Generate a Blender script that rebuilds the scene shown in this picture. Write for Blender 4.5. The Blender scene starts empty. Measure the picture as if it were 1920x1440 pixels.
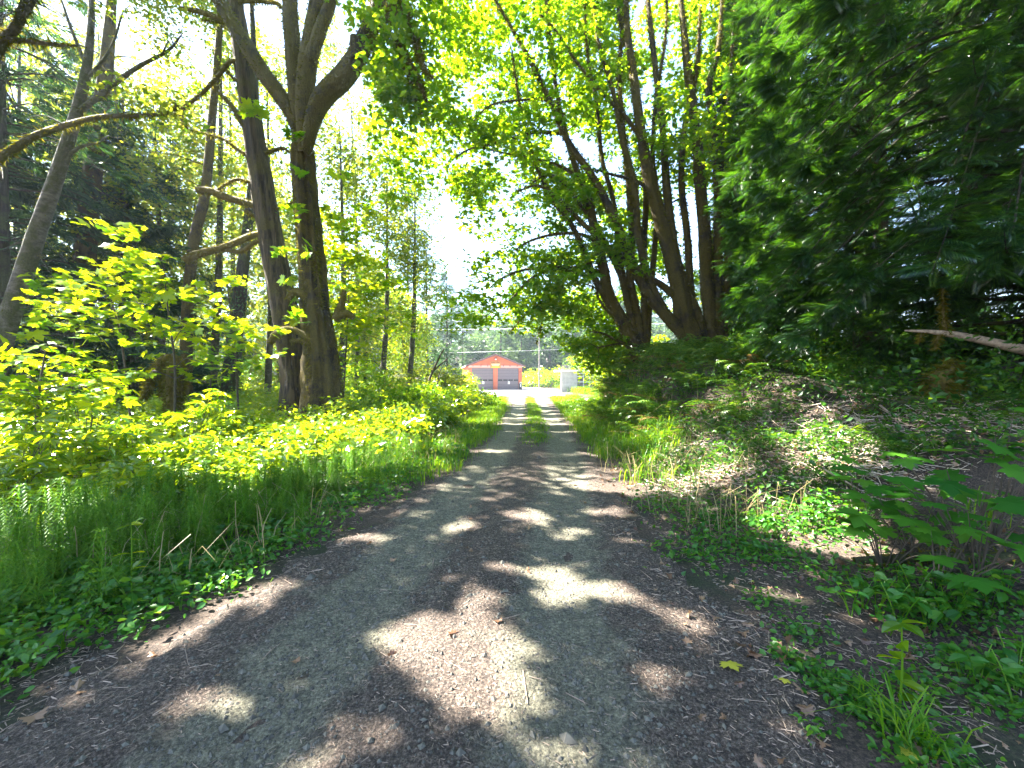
import bpy, math, numpy as np
from math import radians as R
rng = np.random.default_rng(7)
sc = bpy.context.scene
COL = sc.collection
# ------------------------------------------------------------------ camera, sky, sun, exposure
EYE = 1.6; F = 800.0; HOR = 713.0            # focal length in 1920-px units, row of the horizon
cam = bpy.data.cameras.new('camera'); cam.sensor_width = 36; cam.lens = 36*F/1920; cam.clip_end = 2000; cam.clip_start = 0.05
camo = bpy.data.objects.new('camera', cam); COL.objects.link(camo)
camo.location = (0, 0, EYE); camo.rotation_euler = (R(90) - math.atan(7/F), 0, 0); sc.camera = camo
SUN = np.array([-0.60, 0.24, 0.76]); SUN /= np.linalg.norm(SUN)
w = bpy.data.worlds.new("World"); sc.world = w; w.use_nodes = True
nt = w.node_tree; sky = nt.nodes.new('ShaderNodeTexSky'); sky.sky_type = 'NISHITA'; sky.sun_disc = False
sky.sun_elevation = math.asin(SUN[2]); sky.sun_rotation = math.atan2(SUN[0], SUN[1])
sky.air_density = 1.0; sky.dust_density = .6; sky.ozone_density = 1.2
bg = nt.nodes['Background']; bg.inputs['Strength'].default_value = 0.05; nt.links.new(sky.outputs[0], bg.inputs['Color'])
sl = bpy.data.lights.new('sun', 'SUN'); sl.energy = 5.0; sl.angle = R(0.53); sl.color = (1.0, 0.95, 0.86)
so = bpy.data.objects.new('sun', sl); COL.objects.link(so)
from mathutils import Vector
so.rotation_euler = Vector(SUN).to_track_quat('Z', 'Y').to_euler(); so.location = (-30, 10, 60)
sc.view_settings.view_transform = 'Standard'; sc.view_settings.look = 'None'; sc.view_settings.exposure = 3.8; sc.view_settings.gamma = 1.0
cy = sc.cycles
cy.max_bounces = 7; cy.diffuse_bounces = 4; cy.glossy_bounces = 2; cy.transmission_bounces = 3; cy.volume_bounces = 0
cy.caustics_reflective = False; cy.caustics_refractive = False
cy.use_denoising = True

# ------------------------------------------------------------------ helpers
def at(X, Y, d): return np.array([(X-960)/F*d, d, EYE + (HOR-Y)/F*d])
def unit(v): return v/np.maximum(np.linalg.norm(v, axis=-1, keepdims=True), 1e-9)
def sstep(a, b, x):
    t = np.clip((x-a)/(b-a), 0, 1); return t*t*(3-2*t)

class MB:
    def __init__(s): s.v = []; s.f = []; s.n = 0; s.m = []
    def add(s, v, f, mi=0):
        v = np.array(v, float).reshape(-1, 3); f = np.array(f, np.int64)
        s.v.append(v); s.f.append(f + s.n); s.m.append(np.full(len(f), mi)); s.n += len(v); return s
    def box(s, a, b, mi=0):
        x0, y0, z0 = a; x1, y1, z1 = b
        v = [(x0,y0,z0),(x1,y0,z0),(x1,y1,z0),(x0,y1,z0),(x0,y0,z1),(x1,y0,z1),(x1,y1,z1),(x0,y1,z1)]
        return s.add(v, [(3,2,1,0),(4,5,6,7),(0,1,5,4),(1,2,6,5),(2,3,7,6),(3,0,4,7)], mi)
    def build(s, name, mat, parent=None, smooth=False, loc=None):
        me = bpy.data.meshes.new(name)
        if s.n:
            V = np.concatenate(s.v); me.vertices.add(len(V)); me.vertices.foreach_set('co', V.ravel().astype(np.float32))
            loops = np.concatenate([f.ravel() for f in s.f]); tot = np.concatenate([np.full(len(f), f.shape[1]) for f in s.f])
            st = np.concatenate([[0], np.cumsum(tot)[:-1]])
            me.loops.add(len(loops)); me.loops.foreach_set('vertex_index', loops.astype(np.int32))
            me.polygons.add(len(tot)); me.polygons.foreach_set('loop_start', st.astype(np.int32)); me.polygons.foreach_set('loop_total', tot.astype(np.int32))
            mats = mat if isinstance(mat, (list, tuple)) else [mat]
            for m in mats: me.materials.append(m)
            if len(mats) > 1: me.polygons.foreach_set('material_index', np.concatenate(s.m).astype(np.int32))
            me.update(calc_edges=True)
            me.polygons.foreach_set('use_smooth', np.full(len(tot), smooth))
            me.validate()
        o = bpy.data.objects.new(name, me); COL.objects.link(o)
        if parent is not None: o.parent = parent
        if loc is not None: o.location = loc
        return o

def tag(o, label=None, cat=None, group=None, kind=None):
    if label: o['label'] = label
    if cat: o['category'] = cat
    if group: o['group'] = group
    if kind: o['kind'] = kind
    return o
def thing(name, label, cat, loc=(0,0,0), rz=0, group=None):
    o = bpy.data.objects.new(name, None); COL.objects.link(o); o.location = loc; o.rotation_euler = (0,0,rz); o.empty_display_size = .2
    return tag(o, label, cat, group)
def copy_tree(o, parent=None):
    c = o.copy(); COL.objects.link(c); c.parent = parent
    for ch in list(o.children): copy_tree(ch, c)
    return c

# ------------------------------------------------------------------ materials
def newmat(name):
    m = bpy.data.materials.new(name); m.use_nodes = True; t = m.node_tree; t.nodes.clear()
    out = t.nodes.new('ShaderNodeOutputMaterial'); return m, t, out
def N(t, typ, **kw):
    n = t.nodes.new(typ)
    for k, v in kw.items():
        if k in n.inputs: n.inputs[k].default_value = v
        else: setattr(n, k, v)
    return n
def ramp(t, fac, stops):
    r = N(t, 'ShaderNodeValToRGB'); e = r.color_ramp.elements
    while len(e) < len(stops): e.new(0.5)
    for i, (p, c) in enumerate(stops): e[i].position = p; e[i].color = (*c, 1)
    t.links.new(fac, r.inputs[0]); return r.outputs[0]
def leafmat(name, cols, trans, mix=0.42, gloss=0.05, rough=0.38):
    m, t, out = newmat(name)
    geo = N(t, 'ShaderNodeNewGeometry'); oi = N(t, 'ShaderNodeObjectInfo')
    a = N(t, 'ShaderNodeMath', operation='MULTIPLY_ADD'); t.links.new(oi.outputs['Random'], a.inputs[0]); a.inputs[1].default_value = .25
    t.links.new(geo.outputs['Random Per Island'], a.inputs[2])
    b = N(t, 'ShaderNodeMath', operation='FRACT'); t.links.new(a.outputs[0], b.inputs[0])
    c = ramp(t, b.outputs[0], [(i/(len(cols)-1), x) for i, x in enumerate(cols)])
    tr = ramp(t, b.outputs[0], [(i/(len(trans)-1), x) for i, x in enumerate(trans)])
    d = N(t, 'ShaderNodeBsdfDiffuse'); t.links.new(c, d.inputs[0])
    tl = N(t, 'ShaderNodeBsdfTranslucent'); t.links.new(tr, tl.inputs[0])
    g = N(t, 'ShaderNodeBsdfGlossy', Roughness=rough)
    m1 = N(t, 'ShaderNodeMixShader', Fac=mix); t.links.new(d.outputs[0], m1.inputs[1]); t.links.new(tl.outputs[0], m1.inputs[2])
    m2 = N(t, 'ShaderNodeMixShader', Fac=gloss); t.links.new(m1.outputs[0], m2.inputs[1]); t.links.new(g.outputs[0], m2.inputs[2])
    t.links.new(m2.outputs[0], out.inputs[0]); return m
def plain(name, col, rough=.6, noise=0.0, scale=6.0, metal=0.0, bump=0.0):
    m, t, out = newmat(name); p = N(t, 'ShaderNodeBsdfPrincipled'); p.inputs['Roughness'].default_value = rough; p.inputs['Metallic'].default_value = metal
    if noise or bump:
        tc = N(t, 'ShaderNodeTexCoord'); nz = N(t, 'ShaderNodeTexNoise', Scale=scale, Detail=5.0); t.links.new(tc.outputs['Object'], nz.inputs['Vector'])
        lo = [max(0, c*(1-noise)) for c in col]; hi = [min(1, c*(1+noise)) for c in col]
        t.links.new(ramp(t, nz.outputs[0], [(.3, lo), (.7, hi)]), p.inputs['Base Color'])
        if bump:
            bp = N(t, 'ShaderNodeBump', Strength=bump, Distance=.02); t.links.new(nz.outputs[0], bp.inputs['Height']); t.links.new(bp.outputs[0], p.inputs['Normal'])
    else: p.inputs['Base Color'].default_value = (*col, 1)
    t.links.new(p.outputs[0], out.inputs[0]); return m
def barkmat(name, dark, light, moss, mossamt=.5, stretch=(9, 9, 1.1)):
    m, t, out = newmat(name); p = N(t, 'ShaderNodeBsdfPrincipled'); p.inputs['Roughness'].default_value = .9
    tc = N(t, 'ShaderNodeTexCoord'); mp = N(t, 'ShaderNodeMapping'); mp.inputs['Scale'].default_value = stretch
    t.links.new(tc.outputs['Object'], mp.inputs[0])
    nz = N(t, 'ShaderNodeTexNoise', Scale=2.2, Detail=6.0, Roughness=.65); t.links.new(mp.outputs[0], nz.inputs['Vector'])
    n2 = N(t, 'ShaderNodeTexNoise', Scale=1.6, Detail=5.0, Roughness=.7); t.links.new(tc.outputs['Object'], n2.inputs['Vector'])
    n3 = N(t, 'ShaderNodeTexNoise', Scale=22.0, Detail=3.0); t.links.new(tc.outputs['Object'], n3.inputs['Vector'])
    bark = ramp(t, nz.outputs[0], [(.40, dark), (.60, light)])
    mossc = ramp(t, n3.outputs[0], [(.3, [c*.55 for c in moss]), (.7, moss)])
    f = ramp(t, n2.outputs[0], [(.62-mossamt*.45, (0,0,0)), (.74-mossamt*.45, (1,1,1))])
    mx = N(t, 'ShaderNodeMix', data_type='RGBA'); t.links.new(f, mx.inputs[0]); t.links.new(bark, mx.inputs[6]); t.links.new(mossc, mx.inputs[7])
    t.links.new(mx.outputs[2], p.inputs['Base Color'])
    ad = N(t, 'ShaderNodeMath', operation='MULTIPLY_ADD'); t.links.new(n3.outputs[0], ad.inputs[0]); ad.inputs[1].default_value = .5; t.links.new(nz.outputs[0], ad.inputs[2])
    bp = N(t, 'ShaderNodeBump', Strength=.9, Distance=.05); t.links.new(ad.outputs[0], bp.inputs['Height']); t.links.new(bp.outputs[0], p.inputs['Normal'])
    t.links.new(p.outputs[0], out.inputs[0]); return m

M = {}
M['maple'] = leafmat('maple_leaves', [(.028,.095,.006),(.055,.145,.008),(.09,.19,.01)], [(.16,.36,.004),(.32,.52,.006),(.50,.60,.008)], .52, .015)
M['maple_dark'] = leafmat('maple_leaves_high', [(.03,.09,.015),(.055,.13,.02)], [(.10,.22,.01),(.22,.34,.012)], .4, .02)
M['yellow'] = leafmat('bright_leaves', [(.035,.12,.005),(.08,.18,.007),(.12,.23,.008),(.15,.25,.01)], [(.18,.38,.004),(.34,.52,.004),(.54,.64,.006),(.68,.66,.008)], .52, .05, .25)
M['alder'] = leafmat('alder_leaves', [(.04,.10,.02),(.08,.14,.03),(.12,.15,.04)], [(.20,.38,.012),(.42,.50,.02),(.55,.50,.03)], .46, .02)
M['cedar'] = leafmat('cedar_sprays', [(.006,.024,.009),(.012,.043,.011),(.026,.075,.012)], [(.02,.09,.006),(.06,.19,.006),(.16,.32,.007)], .32, .055, .28)
M['fir'] = leafmat('fir_sprays', [(.012,.036,.022),(.025,.06,.03),(.05,.09,.03)], [(.02,.08,.02),(.05,.14,.025),(.1,.2,.02)], .25, .03)
M['farleaf'] = leafmat('hill_leaves', [(.03,.075,.03),(.07,.13,.045)], [(.10,.20,.03),(.18,.28,.05)], .35, .03)
M['under'] = leafmat('undergrowth_leaves', [(.05,.14,.007),(.10,.21,.01),(.16,.26,.02)], [(.24,.44,.005),(.46,.58,.006),(.60,.62,.008)], .48, .07, .24)
M['cover'] = leafmat('groundcover_leaves', [(.018,.095,.012),(.035,.145,.014),(.07,.20,.016)], [(.08,.25,.006),(.16,.36,.014),(.28,.42,.015)], .38, .03, .35)
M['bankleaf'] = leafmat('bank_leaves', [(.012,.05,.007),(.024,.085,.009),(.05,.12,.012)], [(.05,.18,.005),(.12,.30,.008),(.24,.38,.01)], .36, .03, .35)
M['straw_blade'] = leafmat('dry_blades', [(.22,.17,.08),(.34,.28,.14)], [(.25,.2,.08),(.32,.27,.12)], .35, .02)
M['grass'] = leafmat('grass_blades', [(.035,.13,.008),(.065,.19,.01),(.13,.25,.02)], [(.16,.40,.004),(.32,.52,.006),(.48,.56,.01)], .42, .02)
M['horse'] = leafmat('horsetail', [(.035,.12,.010),(.06,.17,.014),(.11,.22,.02)], [(.14,.34,.008),(.28,.44,.01)], .3, .01)
M['fern'] = leafmat('fern_fronds', [(.025,.08,.012),(.05,.13,.016),(.09,.17,.02)], [(.08,.22,.008),(.20,.36,.01),(.34,.42,.012)], .38, .03, .33)
M['deadfern'] = leafmat('dead_fronds', [(.16,.09,.03),(.24,.14,.05)], [(.25,.14,.04),(.32,.2,.06)], .3, .04)
M['moss'] = leafmat('hanging_moss', [(.06,.07,.010),(.10,.10,.014),(.15,.12,.02)], [(.14,.15,.012),(.24,.20,.018)], .3, .0)
M['deadleaf'] = leafmat('dead_leaves', [(.09,.045,.025),(.17,.09,.05),(.30,.19,.11)], [(.2,.1,.04),(.3,.18,.08)], .2, .05)
M['yellowleaf'] = leafmat('fallen_yellow', [(.42,.40,.04),(.5,.46,.05)], [(.4,.4,.03),(.45,.42,.03)], .25, .06)
M['flower'] = leafmat('flower_heads', [(.45,.48,.32),(.6,.62,.48)], [(.3,.36,.15),(.4,.45,.2)], .3, .03)
M['twig'] = plain('dry_twig', (.30,.22,.16), .8, .45, 20)
M['straw'] = plain('pale_debris', (.45,.36,.27), .85, .4, 14)
M['stick'] = plain('dark_stick', (.06,.045,.032), .85, .4, 9)
M['bark_maple'] = barkmat('maple_bark', (.007,.005,.003), (.042,.028,.015), (.085,.060,.006), .5, (3, 3, .45))
M['bark_cedar'] = barkmat('cedar_bark', (.010,.006,.004), (.085,.055,.027), (.075,.055,.008), .3, (4.5, 4.5, .22))
M['bark_moss'] = barkmat('mossy_bark', (.03,.02,.010), (.07,.05,.02), (.13,.095,.012), .8)
M['bark_alder'] = barkmat('alder_bark', (.05,.043,.035), (.12,.105,.083), (.06,.06,.018), .35, (2, 2, 5))
M['bark_dark'] = barkmat('dark_bark', (.012,.009,.007), (.038,.028,.019), (.05,.055,.015), .4)
M['stone'] = plain('gravel_stone', (.095,.088,.070), .9, .55, 18)

# ------------------------------------------------------------------ layout of the place
def rc(y): return np.interp(y, [0, 2.6, 4.5, 8.7, 14.9, 25, 40, 60], [-.55, -.32, -.13, .42, .84, 1.2, 1.6, 2.2])
def rw(y): return np.interp(y, [0, 2.6, 4.5, 8.7, 14.9, 25, 40, 60], [2.2, 2.0, 1.6, 1.4, 1.45, 1.6, 2.2, 3.5])
def hsh(x, y):                                   # cheap smooth noise
    return (np.sin(x*1.7+y*.6)*np.cos(y*1.3-x*.4) + .5*np.sin(x*3.9-y*2.8+1.3)*np.cos(y*4.3+x*1.1) + .25*np.sin(x*8.3+y*7.1))/1.75
def height(x, y):
    x = np.asarray(x, float); y = np.asarray(y, float)
    xr = x - rc(y)
    run = np.interp(y, [0, 4, 9, 14, 20, 28], [6.5, 4.9, 3.0, 2.4, 3.2, 5])
    top = np.interp(y, [-2, 2, 5, 9, 14, 20, 30], [.5, .6, 1.0, 1.85, 2.5, 1.9, 0.15])
    e0 = np.interp(y, [0, 5, 14, 30], [2.3, 2.1, 1.55, 2.0])
    bank = sstep(0, 1, (xr - e0)/run)*top
    left = -sstep(-1.6, -3.5, xr)*.10 + sstep(-3, -9, xr)*.25*hsh(x*.3, y*.3)
    rough = .03*hsh(x*1.3, y*1.3)*sstep(1.0, 2.6, np.abs(xr))
    far = sstep(100, 230, y)*22; rough = rough + .10*hsh(x*2.1+1, y*1.9)*sstep(2.2, 3.6, xr)*sstep(30, 20, y)
    return -.02 + bank + left + rough + far
# sunlit patches on the forest floor: (column, row, half width, half height) read off the photo, turned into ground ellipses
SP = [(770,1200,95,45),(880,1215,105,48),(860,1290,115,50),(890,1325,75,35),(890,1140,38,30),(1035,1090,52,42),(970,1075,40,15),(1145,1110,42,24),
      (1260,1155,48,28),(985,973,36,11),(1055,998,26,11),(865,985,22,12),(1210,1280,28,30),(680,1400,50,40),(1010,1425,60,22),(460,1112,85,26),(380,1145,55,22),
      (300,1190,80,25),(660,1005,34,9),(705,1015,25,8),(350,1310,55,22),(1140,912,75,12),(1235,912,65,9),(1130,960,30,8),(1350,915,90,12),(1540,1010,110,45),(1640,940,90,25),(110,1010,40,50)]
ELL = []
for X, Y, a, b in SP:
    d = EYE*F/(Y-HOR); ELL.append(((X-960)/F*d, d, a/F*d, b*d*d/(EYE*F)))
def lit(x, y):
    x = np.asarray(x, float); y = np.asarray(y, float)
    xr = x - rc(y); L = np.full(x.shape, .05)
    nz = hsh(x*.9, y*.9) + .35*hsh(x*3.1+5, y*2.7)
    L = np.where((y > 5.7) & (y <= 13) & (xr < -1.8 - np.clip(9.5-y, 0, 9)*.42), np.where(nz > -.72, .97, .1), L)
    L = np.where((y > 13) & (xr < -1.6), np.where(nz > .05, .9, .03), L)
    L = np.where((y > 10) & (xr < -1.3) & (xr > -4), np.where(nz > -.25, .95, .05), L)
    L = np.where((y > 7.6) & (xr > 1.3) & (xr < 3.4), np.where(nz > -.1, .9, .05), L)
    band = np.sin(y*2.9+.9*np.sin(x*1.7))+.7*np.sin(y*5.3+x*.8) + .5*np.sin(x*3+y)
    L = np.where((y > 8.5) & (np.abs(xr) < 1.7), np.where(band > np.interp(y, [8, 13, 18], [1.15, .8, .55]), .95, .02), L)
    L = np.where(y > 28, np.where(xr > -3.5, 1.0, .0), L)
    for cx, cyy, a, b in ELL:
        q = ((x-cx)/(a+.035))**2 + ((y-cyy)/(b+.035))**2
        L = np.where(q < 1.1, 1.0, L)
    return L
OPEN = [(T3, R3, a) for T3, R3, a in ((np.array([.6,14.5,4.4]), np.array([2.3,3.2,1.8]), .9), (np.array([2.4,15.,7.5]), np.array([4.2,4,6.]), .82), (np.array([-7.,10.,1.2]), np.array([5.,4.,1.6]), .72), (np.array([5.5,8.,4.]), np.array([2.,3.,5.]), .3), (np.array([-7.,14.5,4.]), np.array([1.2,1.2,4.]), .8))]
def shades(p, z0=.1):                            # ground point that a leaf at p shades
    g = p - SUN*((p[:, 2:3]-z0)/SUN[2]); L = lit(g[:, 0], g[:, 1])
    for c, r, a in OPEN:                         # crowns and beds that stand in the sun: nothing thick on the sunward side of them
        q = (p - c)/r; s = SUN/r; t = (q*s).sum(1)/(s*s).sum(); dd = np.linalg.norm(q - t[:, None]*s, axis=1)
        L = np.where((dd < .95) & (t > 0) & ((q*q).sum(1) > 1), np.maximum(L, a), L)
    return L
def keep(p, power=1.0): return rng.random(len(p)) > shades(p)**power
def pix(p):
    d = np.maximum(p[:, 1], .05); return 960+F*p[:, 0]/d, HOR - F*(p[:, 2]-EYE)/d

# ------------------------------------------------------------------ mesh makers for plants
def T_(l): return np.array(l, float)
KITE = (T_([(0,0,0),(.30,.45,.05),(0,1,-.08),(-.30,.45,.05)]), [(0,1,2),(0,2,3)])
OVAL = (T_([(0,0,0),(.22,.18,.04),(.31,.45,.06),(.2,.75,.02),(0,1,-.1),(-.2,.75,.02),(-.31,.45,.06),(-.22,.18,.04),(0,.5,0)]), [(8,0,1),(8,1,2),(8,2,3),(8,3,4),(8,4,5),(8,5,6),(8,6,7),(8,7,0)])
LOB3 = (T_([(0,.0,0),(.30,.08,-.04),(.56,.52,-.1),(.22,.52,0),(0,1,-.12),(-.22,.52,0),(-.56,.52,-.1),(-.30,.08,-.04),(0,.35,.02)]), [(8,0,1),(8,1,2),(8,2,3),(8,3,4),(8,4,5),(8,5,6),(8,6,7),(8,7,0)])
def _maple():
    half = [(.05,-.02),(.34,-.16),(.30,.02),(.52,.08),(.42,.20),(.68,.36),(.52,.42),(.60,.58),(.34,.50),(.20,.44),(.26,.70),(.15,.72),(.0,1.0)]
    pts = [(0,.04)] + half + [(-a, b) for a, b in half[:-1][::-1]]
    v = [(0,.28,.03)] + [(a, b, -.10*(a*a+(b-.3)**2)) for a, b in pts]
    n = len(pts); return T_(v), [(0, i+1, (i+1) % n + 1) for i in range(n)]
MAPLE = _maple()
CURL = (MAPLE[0]*np.array([1,1,1]) + np.stack([np.zeros(len(MAPLE[0])), np.zeros(len(MAPLE[0])), .55*MAPLE[0][:,0]**2 + .12*np.sin(MAPLE[0][:,1]*4)], 1), MAPLE[1])
def _palm():                                     # palmate leaf of separate drooping leaflets
    v = []; f = []
    for k in range(7):
        a = (k-3)*.72; c, s_ = math.sin(a), math.cos(a); L = 1 - .09*abs(k-3); b = len(v)
        for (u, t_, z) in ((0,0,0),(.13,.5,-.04),(0,1,-.3),(-.13,.5,-.04)):
            v.append((u*L*s_ + t_*L*c, -u*L*c*1 + t_*L*s_, z))
        f += [(b, b+1, b+2), (b, b+2, b+3)]
    return T_(v), f
PALM = _palm()

def leaves(mb, pos, size, normal, forward, tmpl, mi=0):
    V, Fc = tmpl; n = len(pos)
    if n == 0: return
    nrm = unit(normal); f = unit(forward - nrm*np.sum(forward*nrm, 1, keepdims=True)); s = np.cross(f, nrm)
    sz = np.broadcast_to(np.asarray(size, float), (n,))[:, None, None]
    v = pos[:, None, :] + sz*(V[None, :, 0:1]*s[:, None, :] + V[None, :, 1:2]*f[:, None, :] + V[None, :, 2:3]*nrm[:, None, :])
    Fc = np.asarray(Fc); k = len(V)
    mb.add(v.reshape(-1, 3), (Fc[None] + (np.arange(n)*k)[:, None, None]).reshape(-1, Fc.shape[1]), mi)
def rvec(n): return unit(rng.normal(size=(n, 3)))
def scatter_leaves(mb, centres, rad, per, size, tmpl, flat=.35, tilt=.55, droop=.35, cull=0.0, vary=.35):
    n = len(centres)
    if n == 0: return
    c = np.repeat(centres, per, 0); r = np.repeat(np.broadcast_to(rad, (n,)), per)
    o = rvec(n*per)*(rng.random((n*per, 1))**.45); o[:, 2] *= flat
    lay = np.repeat(rng.normal(size=(n, 2))*.25, per, 0); o[:, 2] += (o[:, :2]*lay).sum(1)
    p = c + o*r[:, None]
    if cull:
        kp = keep(p, 1/cull); p = p[kp]; o = o[kp]
    m = len(p); nn = np.array([0, 0, 1.0]) + rng.normal(size=(m, 3))*tilt
    fw = o*np.array([1, 1, .2]) + rng.normal(size=(m, 3))*.45 + np.array([0, 0, -droop])
    leaves(mb, p, size*(1 + vary*rng.normal(size=m)).clip(.4, 1.8), nn, fw, tmpl)

def spline(pts, seg=6):
    p = np.asarray(pts, float); n = len(p)
    if n == 2: return p[0] + np.linspace(0, 1, seg+1)[:, None]*(p[1]-p[0])
    q = np.vstack([2*p[0]-p[1], p, 2*p[-1]-p[-2]]); out = []
    for i in range(1, n):
        t = np.linspace(0, 1, seg, endpoint=False)[:, None]; a, b, c, d = q[i-1], q[i], q[i+1], q[i+2]
        out.append(.5*(2*b + (c-a)*t + (2*a-5*b+4*c-d)*t**2 + (3*b-a-3*c+d)*t**3))
    return np.vstack(out + [p[-1:]])
def tube(mb, pts, rad, sides=8, rough=0.0, mi=0, cap=True):
    p = np.asarray(pts, float); n = len(p); r = np.interp(np.linspace(0, 1, n), np.linspace(0, 1, len(rad)), rad)
    t = unit(np.gradient(p, axis=0)); ref = np.array([0, 1., 0]) if abs(t[0][1]) < .9 else np.array([1., 0, 0])
    u = unit(np.cross(t, np.cross(ref, t))); v = np.cross(t, u)
    a = np.linspace(0, 2*np.pi, sides, endpoint=False)
    rr = r[:, None]*np.ones(sides)
    if rough:
        k = rng.random(3)*6; s = np.arange(n)[:, None]*.35
        fur = rng.normal(size=sides)*(.55 if sides > 20 else .25)
        rr = rr*(1 + rough*(fur + np.sin(a*3+k[0]+s*.4) *.5+ .5*np.sin(a*5+k[1]-s*.7) + .5*rng.normal(size=(n, sides))*.5))
    vv = p[:, None, :] + rr[..., None]*(np.cos(a)[None, :, None]*u[:, None, :] + np.sin(a)[None, :, None]*v[:, None, :])
    i = np.arange(n-1)[:, None]*sides; j = np.arange(sides)[None]; j2 = (j+1) % sides
    f = np.stack([i+j, i+j2, i+sides+j2, i+sides+j], -1).reshape(-1, 4)
    mb.add(vv.reshape(-1, 3), f, mi)
    if cap and r[-1] > .004: mb.add(vv[-1], [tuple(range(sides))], mi)
def pxpath(pts, d):                              # (X, Y[, depth offset]) -> world polyline
    return [at(q[0], q[1], d + (q[2] if len(q) > 2 else 0)) for q in pts]

class Skel:                                      # skeleton nodes that twigs grow from
    def __init__(s): s.p = np.zeros((0, 3)); s.r = np.zeros(0)
    def add(s, p, r):
        p = np.asarray(p); s.p = np.vstack([s.p, p]); s.r = np.concatenate([s.r, np.interp(np.linspace(0, 1, len(p)), np.linspace(0, 1, len(r)), r)])
def grow(mb, sk, cl, maxr=.07, sag=.12, sides=5, maxlen=9.0):
    """a branch from the skeleton to each cluster; returns the clusters reached"""
    if len(cl) == 0: return cl
    d0 = np.array([np.min(np.linalg.norm(sk.p-c, axis=1)) for c in cl]); ok = []
    for i in np.argsort(d0):
        c = cl[i]; dv = c - sk.p; L = np.linalg.norm(dv, axis=1)
        cost = L + .8*np.maximum(0, -dv[:, 2]) + .02/np.maximum(sk.r, .004)*.05
        k = np.argmin(cost); a = sk.p[k]; ln = L[k]
        if ln > maxlen: continue
        ok.append(i)
        if ln < .08: continue
        m1 = a*.62 + c*.38 + np.array([0, 0, sag*ln]) + rng.normal(size=3)*.06*ln
        m2 = a*.3 + c*.7 + np.array([0, 0, sag*.8*ln]) + rng.normal(size=3)*.06*ln
        pts = spline([a, m1, m2, c], 3 if ln > .8 else 2)
        r0 = min(maxr, sk.r[k]*.75, .010 + .016*ln**.9); tube(mb, pts, [r0, r0*.55, max(.004, r0*.22)], sides, cap=False)
        sk.add(pts[1:], [r0*.8, max(.004, r0*.22)])
    return cl[np.array(ok, int)] if ok else cl[:0]
def inpoly(X, Y, poly):
    P = np.asarray(poly, float); ins = np.zeros(len(X), bool); j = len(P)-1
    for i in range(len(P)):
        c = ((P[i,1] > Y) != (P[j,1] > Y)) & (X < (P[j,0]-P[i,0])*(Y-P[i,1])/(P[j,1]-P[i,1]+1e-12) + P[i,0]); ins ^= c; j = i
    return ins
def fill(poly, d0, d1, n):                       # cluster centres inside a crown volume
    P = np.asarray(poly, float); out = []
    while len(out) < n:
        X = rng.uniform(P[:,0].min(), P[:,0].max(), n); Y = rng.uniform(P[:,1].min(), P[:,1].max(), n); k = inpoly(X, Y, P)
        d = rng.uniform(d0, d1, n)
        out += [at(X[i], Y[i], d[i]) for i in np.where(k)[0]]
    return np.array(out[:n])
def mossfuzz(mb, paths, dens=220, ln=.09):
    for p, r in paths:
        p = np.asarray(p); seg = np.linalg.norm(np.diff(p, axis=0), axis=1); L = seg.sum(); n = int(L*dens)
        if n < 3: continue
        s = rng.random(n)*L; cs = np.concatenate([[0], np.cumsum(seg)]); i = np.clip(np.searchsorted(cs, s)-1, 0, len(seg)-1)
        q = p[i] + ((s-cs[i])/np.maximum(seg[i], 1e-6))[:, None]*(p[i+1]-p[i])
        rr = np.interp(s/L, np.linspace(0, 1, len(r)), r); tdir = unit(p[i+1]-p[i])
        o = rvec(n); o -= tdir*np.sum(o*tdir, 1, keepdims=True); o = unit(o)
        pos = q + o*rr[:, None]*.95
        leaves(mb, pos, ln*(.5+rng.random(n)), np.cross(o, rvec(n)), o*.7 + np.array([0, 0, -.7]) + rng.normal(size=(n, 3))*.3, STRAND)
STRAND = (T_([(-.16,0,0),(.16,0,0),(.05,.6,0),(0,1,0)]), [(0,1,2),(0,2,3)])
NEED = (T_([(-.02,0,0),(.02,0,0),(.0,1,-.1)]), [(0,1,2)])

# cedar spray: a flat drooping frond, blades along both sides of an axis
def _spray(nb=9, w=.055, ang=.8, ax=.018):
    v = []; f = []
    for k in range(nb):
        y = .08 + .86*k/nb; L = .42*(1-.75*abs(y-.35)**1.2)*(1.0 if y < .8 else .6); z0 = -.25*y*y
        for s in (-1, 1):
            a = ang - .25*y; b = len(v); dx, dy = s*math.sin(a), math.cos(a); px_, py_ = dy, -dx
            v += [(0, y, z0), (dx*L*.5+px_*w*.5, y+dy*L*.5+py_*w*.5, z0-.03), (dx*L, y+dy*L, z0-.12), (dx*L*.5-px_*w*.5, y+dy*L*.5-py_*w*.5, z0-.03)]
            f.append((b, b+1, b+2, b+3))
    b = len(v); v += [(-ax,0,0),(ax,0,0),(ax*.3,1,-.27),(-ax*.3,1,-.27)]; f.append((b, b+1, b+2, b+3))
    return T_(v), f
SPRAY = _spray(11, .034, .62, .012)
SPRAY_FAR = _spray(5, .12)

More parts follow.
